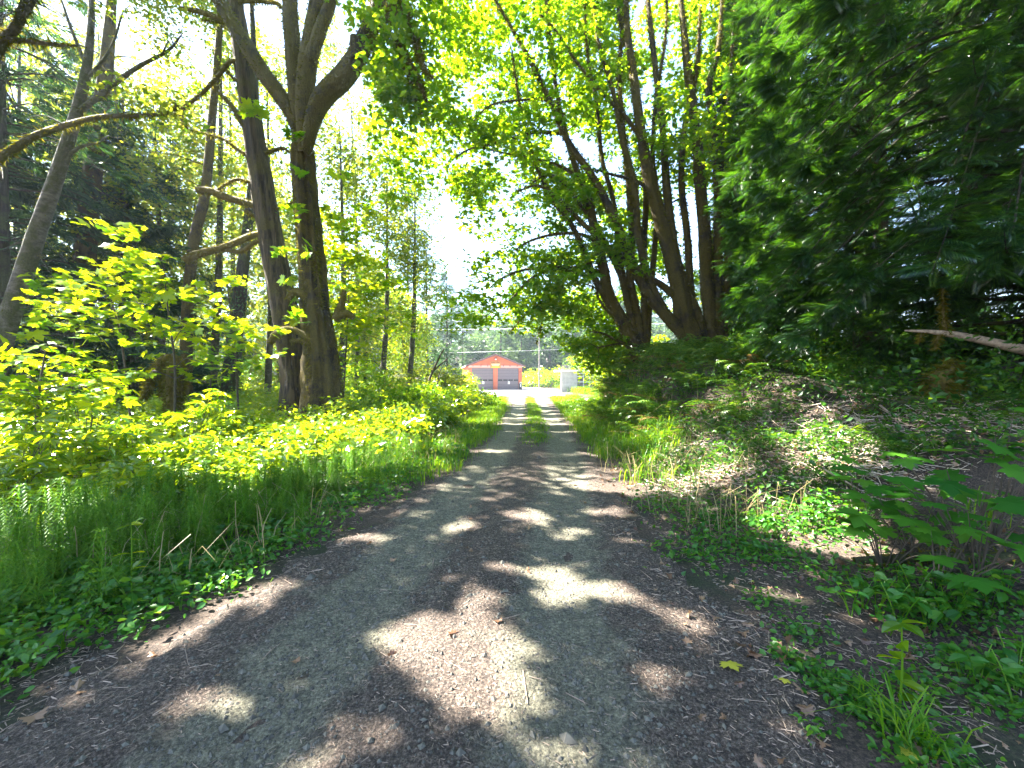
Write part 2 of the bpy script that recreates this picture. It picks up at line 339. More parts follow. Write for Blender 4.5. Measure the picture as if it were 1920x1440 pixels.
def hornfrond(nb, L, curve, w):
    """one fern frond along +y in its own plane; returns verts, quads"""
    v = []; f = []
    t = np.linspace(0, 1, nb)
    y = L*np.sin(t*curve)/max(math.sin(min(curve, 1.57)), .3)*.9; z = L*(1.25*t - 1.15*t*t*curve/1.4)
    for k in range(nb-1):
        u = t[k]; ln = w*(math.sin(min(1, u*1.12+.16)*math.pi)**.7 if u < .9 else .35); sp = L/nb*.42
        for s in (-1, 1):
            b = len(v); c = np.array([0, y[k], z[k]])
            dy, dz = y[k+1]-y[k], z[k+1]-z[k]; q = sp/math.hypot(dy, dz)
            v += [c, c + (s*ln*.45, dy*q*1.1, dz*q*1.1 + .01), c + (s*ln, dy*q*1.2, dz*q - .12*ln), c + (s*ln*.45, -dy*q*.5, -dz*q*.5 + .01)]
            f.append((b, b+1, b+2, b+3))
    return T_(v), np.array(f)
def fern_mesh(name, mat, nf, L, seed, spread=1.0):
    global rng
    old = rng; rng = np.random.default_rng(seed); mb = MB()
    for k in range(nf):
        a = 2*math.pi*k/nf + rng.normal()*.25; V, Fc = hornfrond(20, L*rng.uniform(.7, 1.1), rng.uniform(1.0, 1.75), .085*rng.uniform(.85, 1.2)*L/.8)
        V = V*np.array([1, spread, 1]); c, s = math.cos(a), math.sin(a)
        mb.add(np.stack([V[:,0]*c - V[:,1]*s, V[:,0]*s + V[:,1]*c, V[:,2]], 1), Fc)
    rng = old
    o = mb.build(name, mat); me = o.data; bpy.data.objects.remove(o); return me

# ------------------------------------------------------------------ ground, road, yard
def grid(xs, ys, zf):
    X, Y = np.meshgrid(xs, ys); Z = zf(X, Y); n = len(xs)
    i = np.arange(len(ys)-1)[:, None]*n; j = np.arange(n-1)[None]
    return np.stack([X, Y, Z], -1).reshape(-1, 3), np.stack([i+j, i+j+1, i+n+j+1, i+n+j], -1).reshape(-1, 4)
def groundmat():
    m, t, out = newmat('forest_soil'); p = N(t, 'ShaderNodeBsdfPrincipled'); p.inputs['Roughness'].default_value = .95
    tc = N(t, 'ShaderNodeTexCoord')
    a = N(t, 'ShaderNodeTexNoise', Scale=.9, Detail=8.0, Roughness=.7); b = N(t, 'ShaderNodeTexNoise', Scale=55.0, Detail=6.0, Roughness=.8)
    for n in (a, b): t.links.new(tc.outputs['Object'], n.inputs['Vector'])
    soil = ramp(t, b.outputs[0], [(.34, (.008,.006,.004)), (.48, (.050,.034,.024)), (.60, (.13,.09,.065)), (.72, (.26,.19,.14))])
    green = ramp(t, b.outputs[0], [(.36, (.010,.016,.004)), (.64, (.045,.055,.018))])
    f = ramp(t, a.outputs[0], [(.5, (0,0,0)), (.62, (1,1,1))])
    mx = N(t, 'ShaderNodeMix', data_type='RGBA'); t.links.new(f, mx.inputs[0]); t.links.new(soil, mx.inputs[6]); t.links.new(green, mx.inputs[7])
    t.links.new(mx.outputs[2], p.inputs['Base Color'])
    bp = N(t, 'ShaderNodeBump', Strength=.8, Distance=.04); t.links.new(b.outputs[0], bp.inputs['Height']); t.links.new(bp.outputs[0], p.inputs['Normal'])
    t.links.new(p.outputs[0], out.inputs[0]); return m
def roadmat():
    m, t, out = newmat('gravel_track'); p = N(t, 'ShaderNodeBsdfPrincipled'); p.inputs['Roughness'].default_value = .92
    at_ = N(t, 'ShaderNodeAttribute', attribute_name='track'); tc = N(t, 'ShaderNodeTexCoord')
    big = N(t, 'ShaderNodeTexNoise', Scale=2.6, Detail=7.0, Roughness=.72); fine = N(t, 'ShaderNodeTexNoise', Scale=60.0, Detail=5.0, Roughness=.8)
    vo = N(t, 'ShaderNodeTexVoronoi', Scale=48.0); grit = N(t, 'ShaderNodeTexNoise', Scale=210.0, Detail=2.0)
    for n in (big, fine, vo, grit): t.links.new(tc.outputs['Object'], n.inputs['Vector'])
    humus = ramp(t, fine.outputs[0], [(.33, (.012,.008,.006)), (.47, (.070,.048,.035)), (.60, (.21,.160,.130)), (.72, (.45,.36,.31))])
    grv = ramp(t, fine.outputs[0], [(.32, (.040,.038,.026)), (.48, (.165,.155,.108)), (.68, (.36,.34,.25))])
    s = N(t, 'ShaderNodeMath', operation='MULTIPLY_ADD'); t.links.new(big.outputs[0], s.inputs[0]); s.inputs[1].default_value = 1.3; t.links.new(at_.outputs['Fac'], s.inputs[2])
    f = ramp(t, s.outputs[0], [(.74, (0,0,0)), (1.0, (1,1,1))])
    mx = N(t, 'ShaderNodeMix', data_type='RGBA'); t.links.new(f, mx.inputs[0]); t.links.new(humus, mx.inputs[6]); t.links.new(grv, mx.inputs[7])
    mid = N(t, 'ShaderNodeTexNoise', Scale=13.0, Detail=4.0, Roughness=.7); t.links.new(tc.outputs['Object'], mid.inputs['Vector'])
    mc = ramp(t, mid.outputs[0], [(.3, (.55,.55,.55)), (.7, (1.4,1.38,1.33))]); m3 = N(t, 'ShaderNodeMix', data_type='RGBA', blend_type='MULTIPLY'); m3.inputs[0].default_value = 1.0
    t.links.new(mx.outputs[2], m3.inputs[6]); t.links.new(mc, m3.inputs[7]); mx = m3
    sp = ramp(t, vo.outputs['Color'], [(.0, (.55,.55,.55)), (1, (1.25,1.25,1.22))])
    m2 = N(t, 'ShaderNodeMix', data_type='RGBA', blend_type='MULTIPLY'); m2.inputs[0].default_value = .8
    t.links.new(mx.outputs[2], m2.inputs[6]); t.links.new(sp, m2.inputs[7]); t.links.new(m2.outputs[2], p.inputs['Base Color'])
    ad = N(t, 'ShaderNodeMath', operation='MULTIPLY_ADD'); t.links.new(vo.outputs['Distance'], ad.inputs[0]); ad.inputs[1].default_value = -.6; t.links.new(fine.outputs[0], ad.inputs[2])
    a2 = N(t, 'ShaderNodeMath', operation='MULTIPLY_ADD'); t.links.new(grit.outputs[0], a2.inputs[0]); a2.inputs[1].default_value = .4; t.links.new(ad.outputs[0], a2.inputs[2])
    bp = N(t, 'ShaderNodeBump', Strength=1.0, Distance=.03); t.links.new(a2.outputs[0], bp.inputs['Height']); t.links.new(bp.outputs[0], p.inputs['Normal'])
    t.links.new(p.outputs[0], out.inputs[0]); return m
xs = np.unique(np.concatenate([-np.geomspace(9, 700, 26), np.arange(-9, 9.01, .18), np.geomspace(9, 700, 26)]))
ys = np.unique(np.concatenate([-np.geomspace(4, 300, 10), np.arange(-4, 24, .2), np.geomspace(24, 900, 40)]))
v, f = grid(xs, ys, height); g = MB().add(v, f).build('ground', groundmat(), smooth=True); tag(g, kind='structure')
M['road'] = roadmat()
xs = np.arange(-2.9, 2.91, .06); ys = np.concatenate([np.arange(-2, 12, .06), np.arange(12, 44.5, .25)])
def roadz(X, Y):
    xr = X; edge = rw(Y) + .22*hsh(Y*1.9, xr*.4+3) + .1*hsh(Y*6, 2)
    z = .012 + .03*np.exp(-(xr/.35)**2) - .02*np.exp(-((np.abs(xr+.08)-.72)/.26)**2) + .020*hsh(X*2.6, Y*2.1) + .008*hsh(X*11, Y*9)
    return z - .16*sstep(-.25, .25, np.abs(xr)-edge)
v, f = grid(xs, ys, roadz); xr = v[:, 0].copy(); yy = v[:, 1]; v[:, 0] += rc(yy)
road = MB().add(v, f).build('gravel_road', M['road'], smooth=True); tag(road, kind='structure')
trk = np.exp(-((np.abs(xr+.08)-.74)/.36)**2)*.75 - .08
road.data.attributes.new('track', 'FLOAT', 'POINT').data.foreach_set('value', trk.astype(np.float32))
M['yard'] = plain('pale_gravel', (.46,.44,.40), .9, .25, 1.5, bump=.3)
v, f = grid(np.linspace(-14, 16, 40), np.linspace(38, 100, 60), lambda X, Y: .02 + .01*hsh(X, Y) - .12*(1-sstep(38, 42, Y + .8*hsh(X, Y)) ) - .15*sstep(9+.03*Y, 13+.03*Y, X+hsh(Y, X)) - .15*sstep(-9, -13, X+hsh(Y, X)))
tag(MB().add(v, f).build('gravel_yard', M['yard'], smooth=True), kind='structure')

# ------------------------------------------------------------------ fire hall at the end of the track
M['red'] = plain('red_cladding', (.46,.115,.06), .65, .16, 1.2)
M['redtrim'] = plain('red_trim', (.30,.07,.055), .6)
M['pinktrim'] = plain('pink_trim', (.62,.30,.27), .6)
M['door'] = plain('garage_door_grey', (.14,.115,.14), .5, .06, 4)
M['doorgap'] = plain('panel_joint', (.05,.04,.055), .6)
M['dark'] = plain('dark_glass', (.015,.018,.025), .15)
M['white'] = plain('white_paint', (.8,.8,.78), .5)
M['roofm'] = plain('pale_metal_roof', (.72,.72,.70), .35, .05, 2)
M['fascia'] = plain('brown_fascia', (.13,.07,.075), .6)
M['signb'] = plain('sign_brown', (.42,.17,.06), .6)
M['signd'] = plain('sign_letters_dark', (.09,.012,.008), .6)
M['signy'] = plain('sign_yellow', (.70,.42,.035), .5)
M['signc'] = plain('sign_cream', (.75,.60,.38), .5)
M['block'] = plain('concrete_block', (.42,.41,.41), .85, .18, 2.5)
M['greyw'] = plain('weathered_wood', (.28,.24,.27), .8, .3, 8)
M['wire'] = plain('pale_cable', (.62,.62,.60), .4)
M['pole'] = plain('pole_wood', (.20,.17,.15), .85, .3, 5)
D = 70.0
fs = thing('fire_station', 'red gabled two-bay fire hall with grey roll-up doors beyond the end of the track', 'fire station', tuple(at(929, 0, D)[:2]) + (0,), R(10))
HW, EV, RD, LEN = 4.45, 4.0, 5.75, 16.0
def prism(mb, xz, y0, y1):                        # extruded outline
    n = len(xz); v = [(x, y0, z) for x, z in xz] + [(x, y1, z) for x, z in xz]
    mb.add(v, [tuple(range(n))]).add(v, [tuple(range(2*n-1, n-1, -1))])
    mb.add(v, [(i, i+n, (i+1) % n + n, (i+1) % n) for i in range(n)])
wb = MB()
D = 70.0; prism(wb, [(-HW,0),(-HW,EV),(0,RD),(HW,EV),(HW,0),(3.88,0),(3.88,3.62),(.36,3.62),(.36,0),(-.36,0),(-.36,3.62),(-3.88,3.62),(-3.88,0)], 0, .3)
wb.box((-HW,.3,0), (-HW+.25,LEN,EV-.02)).box((HW-.25,.3,0), (HW,LEN,EV-.02)).box((-HW+.25,LEN-.25,0), (HW-.25,LEN,EV-.02))
wb.build('wall', M['red'], fs)
b = MB(); sl_ = (RD-EV)/HW
for s in (-1, 1):
    x1 = s*(HW+.45); z1 = EV - .45*sl_
    v = [(0,-.5,RD+.04),(x1,-.5,z1+.04),(x1,LEN+.4,z1+.04),(0,LEN+.4,RD+.04)]; v += [(x,y,z+.16) for x,y,z in v]
    fc = [(0,1,2,3),(7,6,5,4),(0,4,5,1),(1,5,6,2),(2,6,7,3)]
    b.add(v, fc if s > 0 else [q[::-1] for q in fc])
roof = b.build('roof', M['roofm'], fs)
b = MB()
for s in (-1, 1):
    for (o0, o1, y) in ((-.10, .19, -.53),):
        x1 = s*(HW+.47); z1 = EV - .47*sl_
        v = [(0,y,RD+o0),(x1,y,z1+o0),(x1,y,z1+o1),(0,y,RD+o1)]; v2 = [(x,y+.028,z) for x,_,z in v]
        b.add(v+v2, [(0,1,2,3),(7,6,5,4),(0,4,5,1),(1,5,6,2),(2,6,7,3),(3,7,4,0)])
b.build('fascia_board', M['fascia'], roof)
MB().box((-HW,-.035,3.66),(HW,-.003,4.02)).build('door_header', M['pinktrim'], fs)
b = MB()
for x in (-3.7,-2.4,-1.3,1.3,2.4,3.6): b.box((x-.05,-.16,3.82),(x+.05,-.037,4.16))
for k, x in enumerate((-3.7,-2.4,-1.3,1.3,2.4,3.6)):
    MB().box((x-.06,-.18,3.86),(x+.06,-.037,3.97)).box((x-.035,-.13,3.97),(x+.035,-.037,4.18)).build('header_light', M['fascia'], fs)
for s in (-1, 1):
    cx = s*2.12; b = MB()
    for k in range(8):
        z0 = .02+k*.45; b.box((cx-1.75,.14,z0+.02),(cx+1.75,.2,z0+.44)); b.box((cx-1.75,.16,z0-.02),(cx+1.75,.19,z0+.02), 1)
    d = b.build('garage_door', [M['door'], M['doorgap']], fs)
    for k in range(4):
        if s > 0 or k > 0:
            x = cx-1.32+k*.88; MB().box((x-.36,.118,1.52),(x+.36,.137,1.72)).build('window', M['dark'], d)
    MB().box((cx-.02,.115,.98),(cx+.28,.137,1.40)).build('notice', M['white'], d)
MB().box((3.89,-.05,.02),(4.44,-.004,1.1)).build('corner_panel', M['doorgap'], fs)
b = MB(); tube(b, [(4.2,-.3,1.12),(4.2,-.05,1.12)], [.2,.2], 14); b.box((4.1,-.07,.5),(4.3,-.052,1.0)); b.build('meter', M['white'], fs)
MB().box((3.98,-.06,2.86),(4.28,-.004,3.16)).build('alarm_box', M['redtrim'], fs)
b = MB(); tube(b, [(0,0,5.12),(0,-.3,5.2)], [.05,.05], 8)
lp = b.build('gable_lamp', M['redtrim'], fs)
b = MB(); tube(b, [(0,-.34,5.27),(0,-.34,5.2),(0,-.34,5.12)], [.08,.26,.30], 12); b.build('shade', M['redtrim'], lp)
b = MB(); tube(b, [(0,-.34,5.12),(0,-.34,5.02),(0,-.34,4.92)], [.10,.16,.09], 10); b.build('bulb', M['white'], lp)
# carved board under the lamp: brown panel with an uneven top, dark script, cream and yellow bars
b = MB(); prism(b, [(-.85,3.6),(-.85,4.62),(-.5,4.76),(-.16,4.70),(.1,4.88),(.3,4.72),(.62,4.76),(.85,4.58),(.85,3.6)], -.10, -.04)
sg = b.build('sign', M['signb'], fs)
b = MB(); b.box((-.68,-.125,4.16),(.70,-.102,4.30)).box((-.60,-.125,3.98),(.58,-.102,4.08)); b.build('cream_band', M['signc'], sg)
b = MB(); b.box((-.72,-.125,3.64),(.74,-.102,3.80)).box((-.6,-.125,3.84),(.6,-.102,3.93)); b.build('yellow_band', M['signy'], sg)
b = MB()
for pts in ([(-.70,4.40),(-.62,4.55),(-.52,4.42),(-.60,4.36),(-.45,4.40)], [(-.45,4.40),(-.38,4.60),(-.33,4.42),(-.22,4.46)], [(-.22,4.5),(-.16,4.40),(-.08,4.5)],
            [(.22,4.62),(.24,4.38)], [(.22,4.6),(.40,4.64)], [(.36,4.5),(.40,4.38),(.48,4.50)], [(.5,4.38),(.56,4.52),(.66,4.4),(.72,4.44)]):
    tube(b, [(x,-.115,z) for x, z in pts], [.03,.03], 5)
b.build('lettering', M['signd'], sg)

# block shelter with racks of crates right of the yard
sd = thing('storage_shelter', 'low grey concrete shelter with flat slab roof and open racked bay', 'shelter', tuple(at(1053, 0, 55)[:2]) + (0,), R(-4))
b = MB(); b.box((0,0,0),(2.0,3.2,2.72)); b.build('block_wall', M['block'], sd)
MB().box((-.9,-.25,2.723),(4.6,3.4,2.93)).build('roof', M['white'], sd)
b = MB(); b.box((2.0,2.9,0),(4.4,3.1,2.72)); b.build('back_wall', M['greyw'], sd)
for x in (2.75,3.55,4.3): MB().box((x,-.05,0),(x+.09,.04,2.72)).build('post', M['white'], sd)
for z in (.5,1.35,2.05,2.45): MB().box((2.003,-.09,z),(4.4,-.052,z+.08)).build('rail', M['pinktrim'] if z < 1 else M['white'], sd)
MB().box((2.05,-.2,0),(2.9,.9,.55)).build('white_chest', M['white'], sd)
for k, (x, h) in enumerate(((.05,.62),(1.05,.50),(1.95,.66),(2.85,.66))):
    b = MB(); W = .84
    for j in range(5): b.box((x+j*W/4-.03,0,2.935),(x+j*W/4+.03,.06,2.935+h))
    for j in range(4): b.box((x-.03,.062,2.95+j*h/3.6),(x+W+.03,.10,2.99+j*h/3.6))
    b.box((x-.03,.102,2.94),(x+W+.03,.8,2.97)); 
    for j in range(4): b.box((x-.03,.8,2.98+j*h/3.6),(x+W+.03,.84,3.02+j*h/3.6))
    tag(b.build('crate', M['greyw']), ['weathered grey slatted crate at the near end of the shelter roof','lowest weathered slatted crate on the shelter roof','grey slatted crate in the middle of the shelter roof row','grey slatted crate at the leafy end of the shelter roof'][k], 'crate', 'slatted crates along the shelter roof').matrix_world = sd.matrix_basis.copy()
# utility pole and overhead cables
pp = at(1011, 0, 82)
up = thing('utility_pole', 'weathered wooden utility pole in front of the hill trees', 'utility pole', (pp[0], pp[1], 0))
b = MB(); tube(b, [(0,0,-.2),(0,0,6),(0,0,10.6)], [.14,.12,.10], 10); b.build('pole', M['pole'], up)
MB().box((-1.1,-.17,9.8),(1.1,-.12,9.95)).build('crossarm', M['pole'], up)
for k in (-.95,-.45,.45,.95):
    b = MB(); tube(b, [(k,-.15,9.952),(k,-.15,10.1)], [.05,.03], 6); b.build('insulator', M['white'], up)
p2 = at(640, 0, 74); 
for k, (ya, yb, r, lab) in enumerate(((622,603,.055,'thick pale overhead cable crossing above the fire hall, lowest of the lines'),(606,590,.02,'thin pale overhead wire above the thick cable'),(598,583,.02,'topmost thin overhead wire crossing the hill trees'),(668,640,.02,'slack thin wire drooping towards the fire hall roof'))):
    a_, b_ = at(520, ya, 70), at(1500, yb-10, 92); m_ = (a_+b_)/2 - np.array([0,0,.8]); mb = MB(); tube(mb, spline([a_, m_, b_], 14), [r, r], 5)
    tag(mb.build('overhead_cable', M['wire']), lab, 'cable', 'overhead cables along the road')

# ------------------------------------------------------------------ trees
def base_of(px_, d): q = at(px_[0], px_[1], d); q[2] = float(height(q[0], q[1])) - .1; return q
class Tree:
    """collects trunk, limb, crown and moss meshes, in world space, and parents them to an Empty at the base"""
    def __init__(s, name, label, cat, base, group=None):
        s.root = thing(name, label, cat, tuple(base), 0, group); s.b = np.asarray(base, float); s.sk = Skel(); s.paths = []
        s.trunk = MB(); s.branch = MB(); s.crown = MB(); s.moss = MB(); s.limbs = []
    def stem(s, pts, rad, sides=14, rough=.07, seg=7, to='trunk', sk=True):
        p = spline(pts, seg); sides = sides*2 if (max(rad) > .3 and to == 'trunk') else sides
        if to == 'branch': s.limbs.append(MB()); tube(s.limbs[-1], p, rad, sides, rough)
        else: tube(s.trunk, p, rad, sides, rough)
        s.paths.append((p, rad))
        if sk: s.sk.add(p, rad)
        return p
    def done(s, bark, leaf=None, brbark=None):
        off = s.b
        for nm, mb, mt, sm in (('trunk', s.trunk, bark, True), ('branches', s.branch, brbark or bark, True), ('crown', s.crown, leaf, False), ('moss', s.moss, M['moss'], False)):
            if mb.n:
                for q in mb.v: q -= off
                mb.build(nm, mt, s.root, sm)
        for mb in s.limbs:
            for q in mb.v: q -= off
            mb.build('limb', brbark or bark, s.root, True)
        return s.root

# --- left pair: tall stubby cedar and the forked mossy maple beside it
d = 15.2; bs = base_of((555, 800), d)
t = Tree('red_cedar', 'tall straight grey-brown cedar trunk with broken mossy limb stubs, touching the forked maple', 'cedar tree', bs)
t.stem([bs] + pxpath([(554,720),(540,620),(522,520),(506,420),(486,300),(470,200),(455,90),(443,0),(430,-150),(418,-330)], d), [.66,.49,.45,.41,.38,.34,.31,.28,.25,.2,.12], 20, .11)
for pts, r in (([(500,392),(470,384),(430,372),(398,360),(372,358)], (.11,.13,.12)), ([(488,300),(450,284),(420,262),(362,246)], (.06,.05,.02)),
               ([(505,436),(470,444),(430,462),(395,472),(365,480),(350,490)], (.09,.12,.17)), ([(504,452),(478,456),(455,472),(420,470)], (.07,.08,.06)),
               ([(474,258),(455,232),(440,205),(415,178)], (.09,.08,.06)), ([(440,46),(415,40),(380,28),(343,20)], (.08,.09,.05)), ([(446,62),(420,48),(382,42)], (.05,.04,.02)),
               ([(460,120),(435,120),(410,150),(380,180),(345,208),(342,218),(352,242)], (.08,.06,.07)), ([(492,350),(450,338),(430,345),(395,366)], (.06,.05,.03)),
               ([(468,170),(440,150),(425,130)], (.06,.03)), ([(510,455),(490,420),(470,400),(460,398)], (.05,.04)), ([(452,10),(490,8),(522,12),(530,20)], (.06,.07,.05)),
               ([(500,290),(530,280),(545,288)], (.06,.04)), ([(505,400),(540,385),(552,380)],(.05,.03))):
    t.stem(pxpath(pts, d-.1), r, 9, .16, 4, 'branch')
mossfuzz(t.moss, t.paths[1:], 110, .11)
for c in ([(470,190),(490,205),(478,215)], [(540,400),(552,520),(560,560),(555,600),(545,530)]):
    c = np.array(pxpath(c, d-.75)); scatter_leaves(t.crown, c, .35, 7, .30, MAPLE, .8)
t.done(M['bark_cedar'], M['yellow'], M['bark_moss'])

d = 14.3; bs = base_of((600, 805), d)
t = Tree('bigleaf_maple', 'big dark mossy maple forking into four limbs left of the track', 'maple tree', bs)
tr = t.stem([bs] + pxpath([(602,740),(598,650),(588,560),(581,470),(574,370),(569,300),(567,262)], d), [.78,.50,.43,.39,.36,.34,.33,.20], 26, .19)
t.stem([bs+np.array([.32,.1,0])] + pxpath([(625,730),(618,640),(606,560),(596,480)], d+.1), [.34,.28,.2,.13,.05], 14, .12)
L = {}
L['a'] = t.stem(pxpath([(566,300),(557,235),(530,185),(500,145),(468,95),(440,50),(412,0),(390,-60),(360,-150)], d), [.16,.22,.25,.24,.22,.2,.16,.1])
L['b'] = t.stem(pxpath([(566,290),(560,210),(553,110),(548,40),(545,-40),(538,-150),(530,-300)], d), [.16,.25,.26,.24,.22,.15,.06])
L['c'] = t.stem(pxpath([(572,290),(573,200),(580,120),(590,50),(598,0),(606,-80),(625,-220)], d-.2), [.18,.28,.30,.26,.22,.18,.08])
L['c2'] = t.stem(pxpath([(582,120),(603,60),(622,10),(640,-60),(660,-170)], d-.3), [.22,.2,.18,.14,.06])
L['d'] = t.stem(pxpath([(574,290),(590,222),(612,182),(645,150),(672,110),(690,70),(708,20),(722,-40),(740,-120),(760,-220)], d-.3), [.16,.26,.31,.33,.31,.27,.23,.2,.14,.06])
L['d2'] = t.stem(pxpath([(692,70),(715,45),(745,5),(775,-40),(820,-120)], d-.5), [.2,.17,.14,.1,.05])
t.stem(pxpath([(672,118),(668,85),(664,72)], d-.5), [.2,.17,.10], 12, .15)
for pts, r in (([(628,600),(640,572),(646,545)], (.14,.11,.06)), ([(628,596),(650,588),(664,596)], (.14,.13,.09)), ([(578,560),(560,548),(546,552),(542,562)], (.12,.13,.1)),
               ([(590,640),(560,622),(535,618),(515,632),(508,645)], (.13,.10,.11,.14,.08)), ([(600,660),(570,640),(545,640)], (.1,.06)),
               ([(718,60,-.8),(742,75,-1),(768,120,-1.2),(790,165,-1.3),(806,205,-1.3)], (.05,.06,.03)), ([(735,20,-.8),(760,20,-1),(778,70,-1.2),(795,130,-1.4),(812,150,-1.5)], (.07,.08,.04)),
               ([(725,40,-.6),(740,35,-.8),(760,35,-1),(775,48,-1)], (.1,.14,.08)), ([(700,70,-.4),(705,120,-.6),(722,190,-.8)], (.04,.02)),
               ([(755,110,-1),(770,150,-1),(785,200,-1),(792,215,-1)], (.05,.03)), ([(595,640),(600,560),(590,470)], (.05,.03))):
    t.stem(pxpath(pts, d-.3), r, 9, .16, 4, 'branch')
cl = np.vstack([fill([(700,95),(740,60),(800,60),(835,110),(815,190),(780,250),(735,260),(705,230)], 12.6, 15.5, 80), fill([(620,-60),(850,-60),(880,10),(820,70),(640,40)], 12.5, 16, 45),
                fill([(690,220),(780,250),(800,330),(760,380),(720,330)], 14, 18, 60), fill([(730,200),(815,250),(830,340),(790,400),(740,330)], 13.5, 16, 34)])
hi = np.vstack([np.array([-7.5,14,18])+rng.normal(size=(130,3))*np.array([4.2,3.4,2.3])]); hi = hi[hi[:,2] > 15.0]; hi = hi[keep(hi, .7)]
cl = grow(t.branch, t.sk, np.vstack([cl, hi]), .06, .05)
scatter_leaves(t.crown, cl, .75, 95, .17, LOB3, .45, .6, .4, 1.0)
spr = np.array(pxpath([(555,250),(548,262),(560,318),(548,390),(560,400),(640,330),(530,470),(583,470),(565,600)], d-.85)); scatter_leaves(t.crown, spr, .3, 8, .26, MAPLE, .8)
mossfuzz(t.moss, t.paths, 190, .09); mossfuzz(t.moss, t.paths[:2], 900, .08); mossfuzz(t.moss, t.paths[-6:], 120, .16)
t.done(M['bark_maple'], M['maple'], M['bark_moss'])

# --- right: two coppiced maple clumps on the bank
def maple_clump(label, base, d, stems, limbs, crowns, per, seed, leaf='maple', size=.165):
    t = Tree('bigleaf_maple', label, 'maple tree', base, 'many-stemmed maples on the bank')
    for pts, rad in stems: t.stem([base + np.array([(pts[0][0]-stems[0][0][0][0])*.004, 0, -.1])] + pxpath(pts, d), [r*.72 for r in rad], 12, .14)
    for pts, rad in limbs: t.stem(pxpath(pts, d), [r*.72 for r in rad], 8, .12, 5, 'branch')
    cl = np.vstack([fill(p, a, b_, n) for p, a, b_, n in crowns]); cl = cl[keep(cl, 2.5)]
    cl = grow(t.branch, t.sk, cl, .055, .06)
    scatter_leaves(t.crown, cl, .72, per, size, LOB3, .38, .5, .35, .5)
    mossfuzz(t.moss, t.paths, 110, .10)
    t.done(M['bark_maple'], M[leaf], M['bark_maple']); return t
OPEN_ALL = OPEN; OPEN = [(OPEN[0][0], OPEN[0][1], .65)]
d = 15.0; bs = base_of((1200, 665), d); bs[2] = at(0, 668, d)[2]-.2
maple_clump('many-stemmed maple nearest the track, its lowest boughs arching over the road end', bs, d,
  [([(1197,655),(1167,603),(1141,551),(1130,500),(1122,460),(1112,419),(1104,379),(1088,340),(1070,290),(1050,210),(1035,120),(1025,20),(1015,-80)], [.36,.32,.27,.25,.22,.2,.18,.15,.12,.1,.08,.05]),
   ([(1204,650),(1196,603),(1183,537),(1181,506),(1184,445),(1182,400),(1178,352),(1168,250),(1160,150),(1165,60),(1170,-60)], [.24,.22,.2,.19,.18,.17,.16,.13,.11,.09,.05]),
   ([(1200,655),(1182,590),(1170,537),(1156,498),(1140,470),(1120,430),(1095,395),(1060,350),(1030,330),(995,345)], [.2,.18,.16,.15,.13,.11,.09,.06,.04]),
   ([(1210,655),(1208,560),(1206,460),(1210,380),(1205,300),(1190,200),(1180,120),(1160,40),(1150,-60)], [.2,.18,.16,.14,.13,.11,.09,.07,.04]),
   ([(1186,656),(1150,585),(1118,530),(1098,480),(1070,420),(1040,380),(1000,300),(975,200),(960,100)], [.22,.19,.17,.15,.13,.11,.09,.06,.03]),
   ([(1212,656),(1218,560),(1226,470),(1232,380),(1222,290),(1230,180),(1245,80),(1250,-40)], [.17,.15,.14,.12,.11,.09,.07,.04]),
   ([(1196,652),(1176,560),(1160,470),(1150,380),(1128,300),(1118,200),(1100,100),(1095,0)], [.18,.16,.14,.12,.1,.08,.06,.03])],
  [([(1141,551),(1120,528),(1080,512),(1036,506),(1000,520),(970,548),(945,580)], [.11,.1,.09,.07,.05,.02]),
   ([(1130,510),(1095,504),(1035,502),(985,506),(945,520),(925,535)], [.09,.08,.07,.05,.02]),
   ([(1118,455),(1090,440),(1040,440),(995,452),(965,470)], [.08,.07,.06,.03]),
   ([(1167,603),(1140,585),(1122,560),(1115,540),(1080,528)], [.07,.06,.05,.02]),
   ([(1060,250),(1045,252),(1000,250),(940,268),(885,280),(850,300)], [.10,.09,.07,.05,.02]),
   ([(1088,345),(1060,318),(1010,302),(950,290),(900,278)], [.09,.08,.06,.02]),
   ([(1050,215),(1020,190),(985,190),(920,200),(880,240)], [.06,.05,.03]),
   ([(1195,650),(1160,640),(1130,625),(1105,622)], [.08,.06,.02]), ([(1190,655),(1165,645),(1140,648),(1120,652)], [.05,.03]),
   ([(1036,506),(1020,560),(985,590),(955,625)], [.05,.03,.01]), ([(1000,520),(1012,570),(1015,610),(1005,645)], [.04,.01])],
  [([(835,330),(900,250),(1000,230),(1100,330),(1130,430),(1120,520),(1000,500),(890,460)], 13.5, 19, 120), ([(785,180),(860,190),(890,300),(885,420),(835,330)], 13, 17, 34),
   ([(800,60),(900,-60),(1150,-60),(1150,240),(1000,250),(900,270),(830,260),(800,160)], 13.5, 20, 150),
   ([(890,470),(980,480),(1110,510),(1060,560),(1020,590),(1030,640),(985,650),(960,600),(900,610),(850,610),(830,560),(860,500)], 13, 18, 80),
   ([(1040,540),(1130,560),(1180,640),(1150,690),(1090,690),(1040,600)], 15, 20, 70)], 84, 3, size=.15)
d = 14.2; bs = base_of((1318, 660), d); bs[2] = at(0, 662, d)[2]-.25
